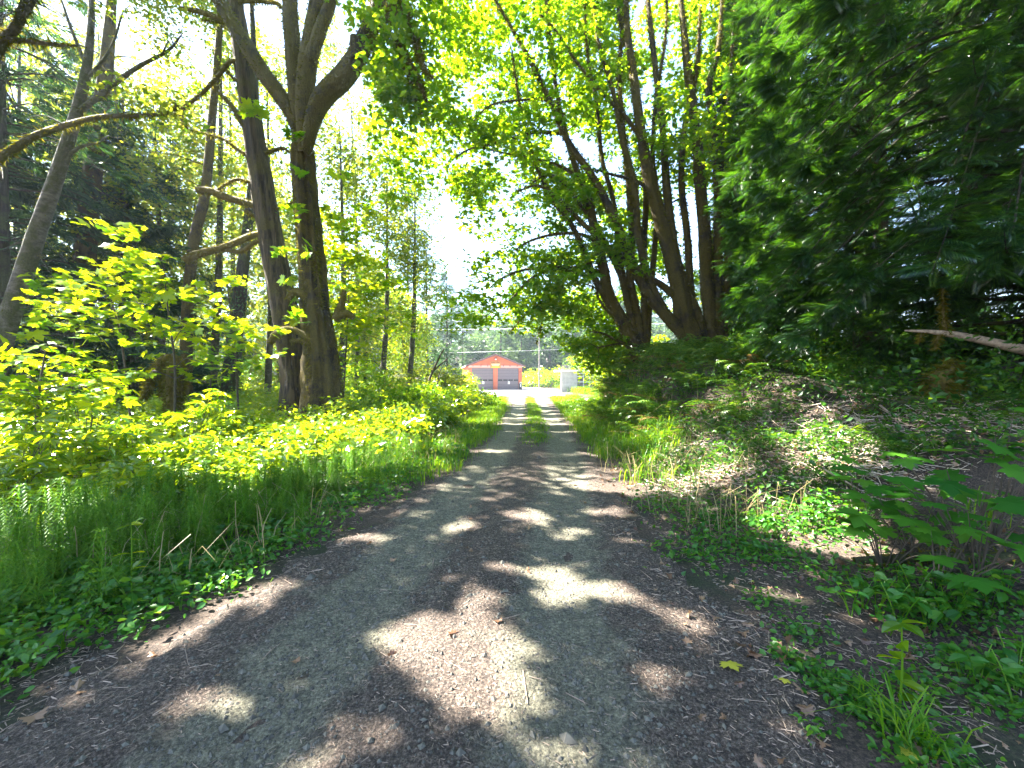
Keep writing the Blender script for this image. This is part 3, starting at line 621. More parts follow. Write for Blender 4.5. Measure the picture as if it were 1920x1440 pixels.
maple_clump('many-stemmed maple beside the cedar boughs, with thick dark leaning stems', bs, d,
  [([(1308,655),(1288,609),(1275,550),(1259,485),(1241,427),(1228,379),(1212,313),(1200,240),(1188,150),(1175,60),(1170,-60)], [.55,.48,.42,.36,.31,.28,.25,.22,.18,.14,.08]),
   ([(1304,658),(1265,609),(1228,569),(1193,511),(1172,465),(1154,421),(1133,374),(1106,326),(1065,268),(1030,190),(995,120),(962,62),(925,0),(890,-60)], [.32,.28,.26,.23,.21,.2,.18,.16,.13,.11,.08,.06,.03]),
   ([(1318,640),(1304,585),(1270,498),(1254,405),(1249,353),(1242,260),(1225,120),(1212,0),(1205,-90)], [.32,.28,.24,.21,.19,.16,.13,.1,.05]),
   ([(1335,650),(1325,537),(1320,432),(1312,353),(1305,260),(1290,150),(1280,60),(1268,-50)], [.36,.32,.28,.25,.22,.18,.14,.08]),
   ([(1345,655),(1343,577),(1345,485),(1346,380),(1340,250),(1326,170),(1345,90),(1352,-20)], [.32,.28,.24,.21,.18,.15,.12,.07]),
   ([(1352,660),(1361,537),(1362,430),(1350,300),(1362,200),(1372,60),(1380,-60)], [.22,.18,.15,.12,.1,.07,.04]),
   ([(1300,656),(1250,590),(1215,520),(1196,440),(1188,350),(1165,260),(1150,180),(1120,80),(1110,-20)], [.26,.22,.19,.17,.15,.13,.1,.07,.04]),
   ([(1322,650),(1296,560),(1288,450),(1276,340),(1282,240),(1305,130),(1310,20)], [.22,.19,.17,.15,.13,.1,.05])],
  [([(1270,560),(1240,535),(1212,519),(1170,490),(1133,458),(1096,424),(1050,378),(1010,350),(970,360)], [.16,.15,.14,.13,.12,.1,.07,.03]),
   ([(1200,260),(1170,220),(1130,180),(1080,120),(1040,60),(1000,20)], [.11,.1,.08,.06,.03]),
   ([(1228,385),(1200,345),(1150,330),(1110,318)], [.09,.07,.03]), ([(1346,270),(1365,235),(1385,190)], [.09,.07,.04])],
  [([(1000,-60),(1330,-60),(1400,100),(1330,330),(1250,420),(1180,380),(1130,260),(1050,150)], 15, 20.5, 130),
   ([(1100,330),(1240,380),(1290,500),(1360,560),(1240,600),(1180,560),(1130,450)], 16.5, 21, 55),
   ([(1280,100),(1440,60),(1470,300),(1400,470),(1330,400)], 14, 19, 40), ([(1100,300),(1180,420),(1200,520),(1140,500),(1090,400)], 13.2, 14.2, 7), ([(1190,120),(1330,180),(1340,330),(1240,330)], 12.5, 13.6, 9)], 80, 4, size=.15)

OPEN = OPEN_ALL
# --- conifers
def conifer(name, label, cat, base, H, r0, nb, blen, mat, bark, z0=.08, view=None, spr=SPRAY, ss=.62, per=26, droop=.55, group=None, lean=(0,0), cull=0.0, lin=.85, azr=None, bigtop=1.0, trim=None):
    base = np.asarray(base, float); t = Tree(name, label, cat, base, group)
    top = base + np.array([lean[0], lean[1], H]); t.stem([base, base*.7+top*.3, base*.35+top*.65, top], [r0, r0*.78, r0*.5, .02], 12, .06)
    for k in range(nb):
        u = z0 + (1-z0)*((k+rng.random())/nb)**lin; o = base*(1-u) + top*u; az = rng.random()*2*np.pi if azr is None else rng.uniform(*azr)
        L_ = blen*((1-u)**.6*.95+.06*bigtop)*rng.uniform(.7, 1.15); dr = np.array([math.cos(az), math.sin(az), 0])
        tip = o + dr*L_ + np.array([0, 0, -droop*L_*rng.uniform(.5, 1.1)]); mid = o + dr*L_*.5 + np.array([0, 0, .04*L_ - droop*L_*.12])
        p = spline([o, mid, tip, tip + dr*L_*.12 + np.array([0,0,.05*L_])], 5)
        if trim is not None:
            bad = np.where(~trim(p))[0]; p = p[:bad[0]] if len(bad) else p
            if len(p) < 4: continue
        tube(t.branch, p, [max(.012, r0*.14), .012, .004], 5, cap=False)
        n = max(4, int(per*L_/blen)); s = rng.random(n)**.75; q = np.stack([np.interp(s, np.linspace(0,1,len(p)), p[:, i]) for i in range(3)], 1)
        side = np.array([-dr[1], dr[0], 0])*np.where(rng.random(n) < .5, 1, -1)[:, None]
        fw = side*rng.uniform(.2, .9, (n,1)) + dr*rng.uniform(.3, .9, (n,1)) + np.array([0,0,-1])*rng.uniform(.15, .95, (n,1)); fw = fw + rng.normal(size=(n,3))*.15
        nn = np.array([0,0,1]) + rng.normal(size=(n,3))*.35
        if cull:
            kp = keep(q, 1/cull); q, fw, nn = q[kp], fw[kp], nn[kp]
        if trim is not None:
            kp = trim(q); q, fw, nn = q[kp], fw[kp], nn[kp]
        leaves(t.crown, q, ss*rng.uniform(.6, 1.3, len(q)), nn, fw, spr)
    t.done(bark, mat, M['bark_dark']); return t.root
# big drooping cedars over the right bank
def gz(x, y): return float(height(x, y)) - .15
def off_track(q):                                # boughs stop short of the open track and the maple clumps
    a_ = q[:,0]/np.maximum(q[:,1], .3); low = np.interp(q[:,2], [0, .9, 2.2, 5, 12], [1.2, .72, .54, .50, .50])
    clear = ((q[:,2] < 1.85) & (q[:,1] < 8.2) & (a_ < 1.25)) | ((q[:,2] < 2.7) & (q[:,1] < 6.6) & (a_ > .86))
    return ~clear & (a_ > low + .05*hsh(q[:,2]*2, q[:,1]*2)) & (q[:,1] > 2.2)
for (x, y, H, blen, nb, per, r0, lab) in ((8.3,6.6,13,4.6,165,110,.30,'dark red cedar with drooping boughs nearest the right edge of the bank'),
                                    (8.9,10.6,17,5.0,175,100,.36,'dark red cedar with drooping boughs behind the mossy stump'),
                                    (12.0,8.6,18,5.2,150,80,.36,'dark red cedar at the right edge, half hidden by nearer cedar boughs')):
    conifer('red_cedar', lab, 'cedar tree', (x, y, gz(x, y)), H, r0, nb, blen, M['cedar'], M['bark_cedar'], .07, per=int(per*1.6), ss=.32, droop=.62, group='dark cedars on the right bank', lin=1.0, bigtop=3, trim=off_track, azr=(1.9, 5.3))
for (x, y, H, blen, nb, per, lab) in ((9.8,16.5,19,4.6,120,60,'dark cedar behind the maple clumps, lit in patches'), (14.5,13.5,20,5.5,120,60,'cedar deep in the right wood, right of the others'), (13,21,22,5.5,110,56,'tall cedar filling the gap between the maples and the nearer cedars'),(16.5,8.5,17,5.5,110,56,'cedar closest to the camera side of the right wood')):
    conifer('red_cedar', lab, 'cedar tree', (x, y, gz(x, y)), H, .32, nb, blen, M['cedar'], M['bark_cedar'], .03, per=per, ss=.75, droop=.6, spr=SPRAY_FAR, group='cedars deep in the right wood', lin=1.0, bigtop=3, trim=off_track)
# left wood conifers
for (x, y, H, blen, nb, per, lab) in ((-18.5,15.5,20,5.2,150,80,'dark hemlock behind the leaning alder at the left edge'), (-19.5,21.5,17,4.6,130,70,'blue-green hemlock just right of the leaning alder'), (-24,20,24,6,140,70,'dark hemlock deepest at the left edge')):
    conifer('western_hemlock', lab, 'hemlock tree', (x, y, gz(x, y)), H, .3, nb, blen, M['fir'], M['bark_dark'], .04, per=per, ss=.72, droop=.38, spr=SPRAY_FAR, cull=.45, group='dark hemlocks at the left of the wood', lin=.9, bigtop=2)
# thin firs in the sky gap
for (X, d, H, lab) in ((838,62,17.5,'thin spindly fir, the palest and rightmost of three in the sky gap'), (800,55,21,'thin spindly fir in the sky gap, between two others'), (765,48,23.5,'spindly fir with reddish top behind the alder crown')):
    q = at(X, 0, d); conifer('spindly_fir', lab, 'fir tree', (q[0], d, 0), H, .2, 90, 3.2, M['fir'], M['bark_dark'], .15, per=12, ss=.9, droop=.25, spr=SPRAY_FAR, group='spindly firs in the sky gap', bigtop=1)

# --- alders and other broadleaves of the left wood
def broadleaf(name, label, cat, base, stems, crowns, per, size, leaf, bark, rad=.7, tmpl=KITE, group=None, cull=.9, flat=.55, limbs=(), moss=0, maxlen=9, fuzz=.1):
    t = Tree(name, label, cat, base, group)
    for pts, r in stems: t.stem(pts, r, 11, .07)
    for pts, r in limbs: t.stem(pts, r, 7, .12, 5, 'branch')
    cl = np.vstack(crowns)
    if cull: cl = cl[keep(cl, 1/cull)]
    cl = grow(t.branch, t.sk, cl, .05, .08, maxlen=maxlen)
    scatter_leaves(t.crown, cl, rad, per, size, tmpl, flat, .6, .35, cull)
    if moss: mossfuzz(t.moss, t.paths, moss, fuzz)
    t.done(M[bark], M[leaf]); return t.root
d = 13.0; bs = base_of((-40, 760), d)
broadleaf('leaning_alder', 'pale-barked alder leaning right at the left edge, its top branches fanning out', 'alder tree', bs,
  [([bs] + pxpath([(5,640),(60,470),(110,330),(148,215),(168,130),(176,60),(180,-40),(185,-150)], d), [.30,.26,.22,.18,.15,.12,.09,.06,.03])],
  [fill([(150,60),(300,20),(345,110),(350,230),(250,330),(180,250)], 12, 16, 150), fill([(0,90),(120,60),(150,250),(60,330),(0,250)], 12, 16, 60), fill([(60,-60),(330,-60),(320,30),(80,30)], 12, 16, 80)],
  85, .11, 'alder', 'bark_alder', .65, limbs=[(pxpath([(150,215),(200,175),(262,130),(318,100),(345,70)], d), [.09,.07,.05,.02]), (pxpath([(168,130),(140,60),(120,0)], d), [.06,.04,.02]), (pxpath([(160,160),(210,100),(235,30)], d), [.06,.04,.02]), (pxpath([(120,310),(150,280),(190,270)], d), [.07,.05,.03])], moss=40)
d = 9.0; bs = np.array([-13.5, 8.0, 0.0])
broadleaf('maple_beyond_edge', 'crooked mossy limbs reaching in over the left edge from a maple', 'maple tree', bs,
  [([bs, (-13.3,8.3,3), (-12.8,8.6,6.5), (-12.6,8.8,9.5), (-12.4,9,13)], [.35,.3,.26,.2,.08])],
  [np.array([-12.5,8.8,12])+rng.normal(size=(40,3))*np.array([1.5,1.8,1.6]), fill([(180,180),(330,190),(340,240),(200,260)], 8.6, 9.6, 7)], 70, .12, 'alder', 'bark_alder', .6,
  limbs=[([np.array([-12.8,8.6,5.6])] + pxpath([(-60,330),(0,300),(62,262),(120,240),(190,222),(250,220),(310,216),(332,208),(332,190)], d), [.11,.09,.08,.065,.05,.035,.02,.012]),
         ([np.array([-12.6,8.8,7.6])] + pxpath([(-20,118),(15,78),(40,50),(58,0),(75,-50)], d), [.12,.09,.08,.05]), (pxpath([(18,78),(60,82),(110,88),(150,90)], d), [.06,.05,.02]),(pxpath([(15,75),(55,30),(75,0),(95,-30)], d), [.07,.05,.03])], moss=120)
d = 18.5
for (pts, rad, lab, crn, lf, bk) in (
  ([(352,590),(366,450),(386,370),(400,230),(412,110),(420,-40),(425,-200)], [.22,.2,.18,.15,.13,.1,.05], 'slim mossy trunk standing behind the cedar stubs', [fill([(320,60),(460,0),(470,160),(420,330),(350,420),(300,300)], 17, 22, 60), fill([(300,-60),(520,-60),(500,0),(330,60)], 17, 22, 30)], 'alder', 'bark_maple'),
  ([(428,750),(440,650),(452,550),(466,430),(478,320),(482,200),(478,60),(470,-100)], [.34,.32,.26,.2,.17,.14,.1,.05], 'dark ivy-clad trunk between the arched mossy stem and the cedar', [fill([(440,300),(560,260),(570,420),(480,560),(430,470)], 18, 22, 40)], 'alder', 'bark_dark')):
    bs = base_of((pts[0][0]-4, 0), d)
    broadleaf('slender_alder', lab, 'alder tree', bs, [([bs] + pxpath(pts, d), [rad[0]*1.1] + rad)], crn, 80, .13, lf, bk, .8, moss=60, cull=.8)
    d = 19.5
ivy = MB(); p = spline(pxpath([(425,755),(440,650),(452,550)], 19.5), 10)
n = 2600; q = p[rng.integers(0, len(p), n)] + rng.normal(size=(n,3))*np.array([.10,.10,.15]); o = rvec(n)*np.array([1,1,.3]); q = q + unit(o)*.34
leaves(ivy, q, .10*rng.uniform(.6,1.3,n), o + rng.normal(size=(n,3))*.3, np.array([0,0,-1]) + rng.normal(size=(n,3))*.4, KITE)
tag(ivy.build('ivy', M['cedar']), 'dark glossy ivy wrapped round the lower trunk beside the arched mossy stem', 'ivy')
BL = [ # pixel column, depth, height, crown half-width, label
 (635,24,17,3.0,'pale feathery alder behind the forked maple, left of the sky gap'), (712,27,16.5,3.0,'pale alder at the edge of the sky gap'), (575,27,25,3.4,'tall alder showing between the cedar trunk and the maple trunk'), (668,33,25,3.4,'tall alder whose top shows between the forked maple limbs'),
 (300,24,19,3.4,'loose alder left of the cedar stubs'), (205,26,24,3.8,'alder between the leaning alder and the slim mossy trunk'), (90,29,29,4.6,'alder far behind the leaning alder'), (430,30,26,4.0,'alder behind the ivy-clad trunk'), (500,25,22,3.2,'alder directly behind the cedar trunk'),
 (10,24,24,4.2,'alder at the left edge behind the dark hemlocks'), (150,36,30,5.0,'tall alder deepest in the left wood'), (360,38,24,4.4,'alder deep between the stubs and the mossy trunk'), (270,33,17,4.0,'low spreading alder deep left of the mossy trunk'), (395,22,23,3.2,'bright alder right of the slim mossy trunk'), (255,21,20,3.0,'bright alder left of the slim mossy trunk'), (520,40,22,4.2,'alder deep behind the two big trunks'),
 (762,28,15.5,2.4,'slim alder standing at the left side of the sky gap, in front of the firs'), (760,40,11.5,2.6,'low yellow-green alder under the sky gap'), (685,36,12,3.0,'yellowish alder above the white-flowered shrub'),
]
for X, d, H, rw_, lab in BL:
    q = at(X, 0, d); x = q[0]; bs = np.array([x, d, gz(x, d)])
    n = int(7.5*H + 60); e = rvec(n)*(rng.random((n,1))**.4); cl = bs + np.array([0,0,H*.57]) + e*np.array([rw_, rw_, H*.45])
    tp = bs + np.array([rng.normal()*.5, rng.normal()*.5, H*.95])
    broadleaf('red_alder', lab, 'alder tree', bs, [([bs, bs*.6+tp*.4+np.array([.25,0,0]), tp], [.2,.15,.03])], [cl], 78, .19, 'alder' if d < 34 or H > 15 else 'yellow', 'bark_alder', 1.0, group='alders in the left wood', cull=.55)

# --- added maples, crowns out of frame, leaves set sunward to dapple the track
def shade_canopy(label, base, n, tx, ty, zr, H):
    t = Tree('bigleaf_maple', label, 'maple tree', np.array(base), 'maples added to shade the near track')
    b_ = np.array(base); t.stem([b_, b_+np.array([.4,.3,H*.4]), b_+np.array([1.2,.5,H*.75]), b_+np.array([1.5,.5,H])], [.45,.36,.22,.06], 12, .07)
    g_ = np.stack([rng.uniform(*tx, n), rng.uniform(*ty, n)], 1); z = rng.uniform(*zr, n)
    p = np.stack([g_[:,0], g_[:,1], np.full(n, .1)], 1) + SUN*((z-.1)/SUN[2])[:, None]
    p = p[(rng.random(len(p)) > lit(g_[:,0], g_[:,1])) & (rng.random(len(p)) < np.interp(g_[:,0], [2.5, 5, 11], [1, .85, .5]))]
    X, Y = pix(p); p = p[~((X > -40) & (X < 1980) & (Y > -60) & (Y < 1440))]
    sel = p[rng.permutation(len(p))[:26]]; grow(t.branch, t.sk, sel, .015, .05, maxlen=14)
    nn = SUN*.6 + np.array([0,0,.6]) + rng.normal(size=p.shape)*.35; 
    leaves(t.crown, p, .19*rng.uniform(.7,1.25,len(p)), nn, rvec(len(p)) + np.array([0,0,-.3]), LOB3)
    t.done(M['bark_maple'], M['maple_dark'])
shade_canopy('unseen maple added left of the camera, its crown shaped to shade the track', (-12.5,5.0,-.1), 46000, (-8,11), (.3,9.5), (7.5,13.5), 15)
shade_canopy('maple added among the left alders, its unseen crown shaped to shade the track', (-19.5,19.0,-.1), 7000, (-2,3.0), (8.0,17), (21,25), 23)

# --- hill forest beyond the yard
def far_proto(kind, seed):
    if kind == 'fir':
        r_ = conifer('hill_fir', 'dark fir', 'fir tree', (0,0,0), 24, .35, 75, 4.0, M['fir'], M['bark_dark'], .06, per=11, ss=1.7, droop=.35, spr=SPRAY_FAR, bigtop=1.5)
    else:
        n = 95; e = rvec(n)*(rng.random((n,1))**.35); cl = np.array([0,0,8.5]) + e*np.array([5.0,5.0,6.2])
        r_ = broadleaf('hill_maple', 'round tree', 'tree', np.zeros(3), [([np.zeros(3), np.array([.2,0,6]), np.array([0,0,13.])], [.3,.22,.05])], [cl], 60, .55, 'farleaf', 'bark_alder', 1.7, cull=0)
    return r_
protos = {'fir': [far_proto('fir', i) for i in range(2)], 'leaf': [far_proto('leaf', i) for i in range(2)]}
used = set(); k = 0
for row, (y0, n, x0, x1) in enumerate(((104,27,-125,60),(122,28,-145,80),(145,24,-120,90),(172,22,-110,110),(205,22,-120,130))):
    for i in range(n):
        x = x0 + (x1-x0)*(i+.5)/n + rng.normal()*1.6; y = y0 + rng.normal()*5; kind = 'fir' if rng.random() < (.35 + .1*row) else 'leaf'
        pr = protos[kind][rng.integers(2)]
        o = pr if id(pr) not in used else copy_tree(pr); used.add(id(pr))
        s = rng.uniform(.75, 1.25)*(1 if kind == 'fir' else 1.05); o.location = (x, y, gz(x, y)); o.scale = (s, s, s*rng.uniform(.9, 1.15)); o.rotation_euler = (0, 0, rng.random()*6.28)
        rows = ('front row at the hill foot','second row up the hill','middle of the hill','upper hill','hill crest')[row]
        tag(o, f'hazy {"dark fir" if kind == "fir" else "round broadleaf tree"} in the {rows} beyond the yard', 'fir tree' if kind == 'fir' else 'tree', f'{"firs" if kind == "fir" else "broadleaf trees"} in the {rows}')
# >>> plants
# ------------------------------------------------------------------ low growth
def onground(x, y, dz=0.0): return np.stack([x, y, height(x, y) + dz], 1)
def inside(n, x0, x1, y0, y1, test): 
    out = np.zeros((0,2))
    while len(out) < n:
        q = np.stack([rng.uniform(x0, x1, n), rng.uniform(y0, y1, n)], 1); out = np.vstack([out, q[test(q[:,0], q[:,1])]])
    return out[:n]
EDGE_L = lambda x, y: (x - rc(y)) + rw(y) + .28*hsh(y*1.9, 1.0) + .18*hsh(y*5+x*3, x*2)     # < 0 left of the gravel
EDGE_R = lambda x, y: (x - rc(y)) - rw(y) - .25*hsh(y*2.1, 5.0) - .18*hsh(y*5-x*3, x*2)      # > 0 right of the gravel

# ground cover: small leaves on short stalks beside the gravel
mb = MB()
def carpet(mb, q, hmin, hmax, size, tmpl, tilt=.62):
    p = onground(q[:,0], q[:,1]); n = len(p); p[:,2] += rng.uniform(hmin, hmax, n)
    leaves(mb, p, size*rng.uniform(.4, 1.45, n), np.array([0,0,1]) + rng.normal(size=(n,3))*tilt, rvec(n)*np.array([1,1,.3]) + np.array([0,0,-.15]), tmpl)
near = lambda x, y: (EDGE_L(x, y) < -.05) & (np.abs(x) < y*1.35+.5)
for lo, hi_, n, sz, hh in ((1.6, 4.2, 12500, .048, .15), (4.2, 8.0, 11000, .06, .20), (8, 14, 5000, .09, .2)):
    cen = inside(n//9, -8, 1, lo, hi_, lambda x, y: near(x, y) & (x > rc(y) - 2 - 3.2*(.5+.2*y/4)))
    # sparse at the gravel, thick further out
    dd = -EDGE_L(cen[:,0], cen[:,1]); cen = cen[rng.random(len(cen)) < np.clip(.12 + dd*1.7, 0, 1)]
    q = np.repeat(cen, 9, 0) + rng.normal(size=(len(cen)*9, 2))*.085
    carpet(mb, q, .01, hh, sz, OVAL if lo < 4 else KITE)
tag(mb.build('groundcover', M['cover']), kind='stuff')
mb = MB()
for (X, Y, sp, n) in ((1280,900,.5,500),(1240,950,.35,220),(1330,980,.4,420),(1380,1030,.35,420),(1300,1040,.3,260),(1420,990,.35,380),(1520,980,.42,620),(1600,1000,.4,420),(1460,1050,.3,300),(1560,1070,.25,150),
                      (1500,1190,.16,160),(1440,1130,.16,120),(1560,1250,.14,260),(1620,1290,.14,220),(1480,1240,.10,120),(1680,1330,.14,220),(1720,1260,.16,220),(1840,1230,.22,420),(1850,1150,.3,500),(1740,1130,.25,420),(1680,1090,.25,260),(1540,1340,.08,50),(1800,1390,.12,120),(1890,1300,.15,200),(1700,1400,.08,60),(1200,860,.5,420),(1260,840,.6,420)):
    d = EYE*F/(Y-HOR); d *= 1 - .06*(X > 1500); x = (X-960)/F*d
    q = np.array([x, d]) + rng.normal(size=(n, 2))*sp*.6
    carpet(mb, q, .005, .05+.16*min(sp, .4), .034 if Y > 1080 else .05, OVAL if Y > 1080 else KITE)
tag(mb.build('groundcover', M['cover']), kind='stuff')

# horsetails: whorled feathery stems
def horsetail_template(nw=13, nn=9, seed=0):
    r = np.random.default_rng(seed); b = MB(); tube(b, [(0,0,0),(0,0,.5),(0,0,1)], [.008,.006,.002], 3, cap=False)
    for k in range(nw):
        z = .16+.8*k/nw; L = .34*(1-.75*(k/nw)**1.4)*(1 if k > 1 else .6)
        for j in range(nn):
            a = 2*math.pi*(j+r.random()*.5)/nn; c, s = math.cos(a), math.sin(a); wv = .007; m = L*.55
            v = [(-s*wv, c*wv, z), (s*wv, -c*wv, z), (c*m+s*wv*.8, s*m-c*wv*.8, z+L*.30), (c*m-s*wv*.8, s*m+c*wv*.8, z+L*.30), (c*L, s*L, z+L*.18-.08*r.random())]
            b.add(v[:4], [(0,1,2,3)]); b.add([v[3], v[2], v[4]], [(0,1,2)])
    return b
def put(mb, tb, p, scale, rz, tilt):
    V = np.concatenate(tb.v); c, s = np.cos(rz), np.sin(rz)
    for i in range(len(p)):
        A = np.array([[c[i], -s[i], tilt[i,0]], [s[i], c[i], tilt[i,1]], [0, 0, 1]])*scale[i]; base = V@A.T + p[i]; k = 0
        for v_, f_ in zip(tb.v, tb.f): 
            pass
        mb.v.append(base); off = mb.n
        for f_ in tb.f: mb.f.append(f_ + off); mb.m.append(np.zeros(len(f_), int))
        mb.n += len(base)
HT = [horsetail_template(13, 9, i) for i in range(3)]; mb = MB()
hq = np.vstack([inside(170, -6.5, -1.8, 2.9, 6.0, lambda x, y: (EDGE_L(x, y) < -.85) & (EDGE_L(x, y) > -3.4) & (np.abs(x) < y*1.3)), inside(70, -8, -1, 5.5, 9, lambda x, y: (EDGE_L(x, y) < -.7) & (EDGE_L(x, y) > -2.2))])
p = onground(hq[:,0], hq[:,1])
for j in range(3): put(mb, HT[j], p[j::3], rng.uniform(.38, .72, len(p[j::3])), rng.random(len(p[j::3]))*6.28, rng.normal(size=(len(p[j::3]),2))*.07)
tag(mb.build('horsetail_bed', M['horse']), kind='stuff')
for k, (X, Y, h, lab) in enumerate(((100,1085,.60,'tall pale horsetail catching the sun at the front of the bed'), (355,1020,.42,'small horsetail at the front of the bed, among low leaves'), (560,1000,.5,'horsetail at the bed end nearest the track'))):
    d = EYE*F/(Y-HOR); x = (X-960)/F*d; b = MB(); put(b, horsetail_template(16, 14, 9+k), np.zeros((1,3)), np.array([h]), np.array([.3]), np.array([[.05,.02]]))
    tag(b.build('horsetail', M['horse'], loc=(x, d, gz(x, d)+.13)), lab, 'horsetail', 'single horsetails before the bed')

# grass: verges, the strip between the wheel tracks
def grassmesh(q, h, wd, lean=.45):
    n = len(q); p = onground(q[:,0], q[:,1]); hh = h*rng.uniform(.45, 1.2, n); a = rng.random(n)*6.28; l = rng.random(n)*lean+.08
    dx = np.stack([np.cos(a), np.sin(a), np.zeros(n)], 1); sx = np.stack([-np.sin(a), np.cos(a), np.zeros(n)], 1)*(wd*rng.uniform(.6, 1.3, n))[:, None]
    up = np.array([0,0,1.]); c1 = p + dx*(hh*l*.35)[:,None] + up*(hh*.5)[:,None]; c2 = p + dx*(hh*l*1.0)[:,None] + up*(hh*(.92-.3*l))[:,None]; c3 = p + dx*(hh*l*1.9)[:,None] + up*(hh*(1.0-.75*l))[:,None]
    v = np.stack([p-sx, p+sx, c1+sx*.9, c1-sx*.9, c2+sx*.6, c2-sx*.6, c3], 1).reshape(-1,3); i = (np.arange(n)*7)[:,None]
    b = MB(); b.add(v, np.zeros((0,4), int)); b.f = [np.array([[0,1,2,3],[3,2,4,5]])[None].repeat(n,0).reshape(-1,4) + np.repeat(i,2,0), np.array([[5,4,6]]).repeat(n,0) + i]; b.m = [np.zeros(2*n,int), np.zeros(n,int)]
    return b
def tufts(cen, per, sp): return np.repeat(cen, per, 0) + rng.normal(size=(len(cen)*per, 2))*sp
q = tufts(inside(750, -2, 8, 6.5, 40, lambda x, y: (EDGE_R(x, y) > -.1) & (EDGE_R(x, y) < 1.0+.03*y) & (hsh(x*2, y*1.7) > -.8 + 1.0*(y < 8))), 24, .13)
tag(grassmesh(q, .34, .006).build('verge_grass', M['grass']), kind='stuff')
q = tufts(inside(190, 1.5, 6, 8.6, 22, lambda x, y: (EDGE_R(x, y) > .25) & (EDGE_R(x, y) < 1.5) & (hsh(x*2.5, y*2.1) > -.15)), 24, .11)
tag(grassmesh(q, .50, .007, .9).build('tall_grass', M['grass']), kind='stuff')
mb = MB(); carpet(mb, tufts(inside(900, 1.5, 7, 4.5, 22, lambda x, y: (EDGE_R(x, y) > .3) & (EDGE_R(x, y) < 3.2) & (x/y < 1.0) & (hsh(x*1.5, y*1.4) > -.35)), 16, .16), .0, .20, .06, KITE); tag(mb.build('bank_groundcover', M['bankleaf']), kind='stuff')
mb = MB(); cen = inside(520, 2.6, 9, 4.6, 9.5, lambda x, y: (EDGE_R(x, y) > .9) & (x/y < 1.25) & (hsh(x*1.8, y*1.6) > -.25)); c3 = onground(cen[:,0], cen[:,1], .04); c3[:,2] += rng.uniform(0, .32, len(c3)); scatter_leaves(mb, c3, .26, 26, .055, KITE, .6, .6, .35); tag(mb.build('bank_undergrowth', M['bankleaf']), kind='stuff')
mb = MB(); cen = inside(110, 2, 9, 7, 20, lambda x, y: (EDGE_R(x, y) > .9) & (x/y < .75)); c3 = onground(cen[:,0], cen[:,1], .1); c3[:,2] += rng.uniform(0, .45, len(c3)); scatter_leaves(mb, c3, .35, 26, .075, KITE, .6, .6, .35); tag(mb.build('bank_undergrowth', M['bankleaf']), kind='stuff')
q = tufts(inside(800, -5, 2, 6.5, 40, lambda x, y: (EDGE_L(x, y) < .05) & (EDGE_L(x, y) > -1.1-.02*y)), 20, .14)
tag(grassmesh(q, .26, .006).build('verge_grass', M['grass']), kind='stuff')
q = tufts(inside(260, -3, 3, 10.5, 38, lambda x, y: (np.abs(x-rc(y)-.02) < .26+.12*hsh(y*2, 1)) & (hsh(y*.9, 7) > -.75 + .5*(y < 12))), 26, .10)
tag(grassmesh(q, .19, .006, .8).build('centre_grass', M['grass']), kind='stuff')
mb = MB(); carpet(mb, tufts(inside(230, -3, 3, 10, 30, lambda x, y: (np.abs(x-rc(y)-.02) < .26)), 14, .1), .0, .07, .045, KITE); tag(mb.build('centre_weeds', M['cover']), kind='stuff')
q = tufts(inside(170, -9, -2, 3.2, 10, lambda x, y: (EDGE_L(x, y) < -1.0) & (np.abs(x) < y*1.3)), 9, .10); tag(grassmesh(q, .48, .005, .9).build('tall_grass', M['grass']), kind='stuff')
q = np.vstack([tufts(inside(150, -7, 0, 3.2, 14, lambda x, y: (EDGE_L(x, y) < -.3) & (EDGE_L(x, y) > -3) & (np.abs(x) < y*1.3)), 4, .07), tufts(inside(130, 1, 6, 4, 16, lambda x, y: (EDGE_R(x, y) > .1) & (EDGE_R(x, y) < 2)), 5, .08)]); tag(grassmesh(q, .55, .004, .8).build('dry_stalks', M['straw_blade']), kind='stuff')
q = tufts(inside(500, -12, 14, 40, 100, lambda x, y: (x > 6+.03*y) | (x < -6)), 30, .5); tag(grassmesh(q, .8, .02).build('yard_edge_grass', M['grass']), kind='stuff')

# sunlit leafy undergrowth under the left trees
mb = MB(); cen = inside(2300, -17, -1.5, 5.2, 24, lambda x, y: (EDGE_L(x, y) < -1.3 - .30*np.clip(9-y, 0, 9)) & (rng.random(len(x)) < np.clip(9/y, .2, 1)) & (np.abs(x) < y*1.25+1))
c3 = onground(cen[:,0], cen[:,1]); hgt = np.interp(cen[:,1], [5, 7, 9, 14, 24], [.40, .55, .75, .95, 1.1])*(1+.5*hsh(cen[:,0]*.8, cen[:,1]*.8)); c3[:,2] += hgt*rng.uniform(.35, 1, len(c3))
scatter_leaves(mb, c3, .38, 32, .105, KITE, .45, .5, .4, vary=.5)
tag(mb.build('undergrowth', M['under']), kind='stuff')
mb = MB(); cen = inside(900, -26, 3, 20, 60, lambda x, y: (EDGE_L(x, y) < -2.2-.03*y) ); c3 = onground(cen[:,0], cen[:,1], .6); c3[:,2] += rng.uniform(0, .9, len(c3))
scatter_leaves(mb, c3, .9, 26, .2, KITE, .6, .5, .3); tag(mb.build('undergrowth', M['under']), kind='stuff')
# dark understory under the right cedars
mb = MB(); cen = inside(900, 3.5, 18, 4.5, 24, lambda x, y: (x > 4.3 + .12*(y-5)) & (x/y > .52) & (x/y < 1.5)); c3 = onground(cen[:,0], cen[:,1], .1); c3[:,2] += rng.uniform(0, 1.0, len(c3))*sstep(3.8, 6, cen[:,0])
scatter_leaves(mb, c3, .5, 30, .085, KITE, .6, .6, .35); tag(mb.build('bank_undergrowth', M['bankleaf']), kind='stuff')

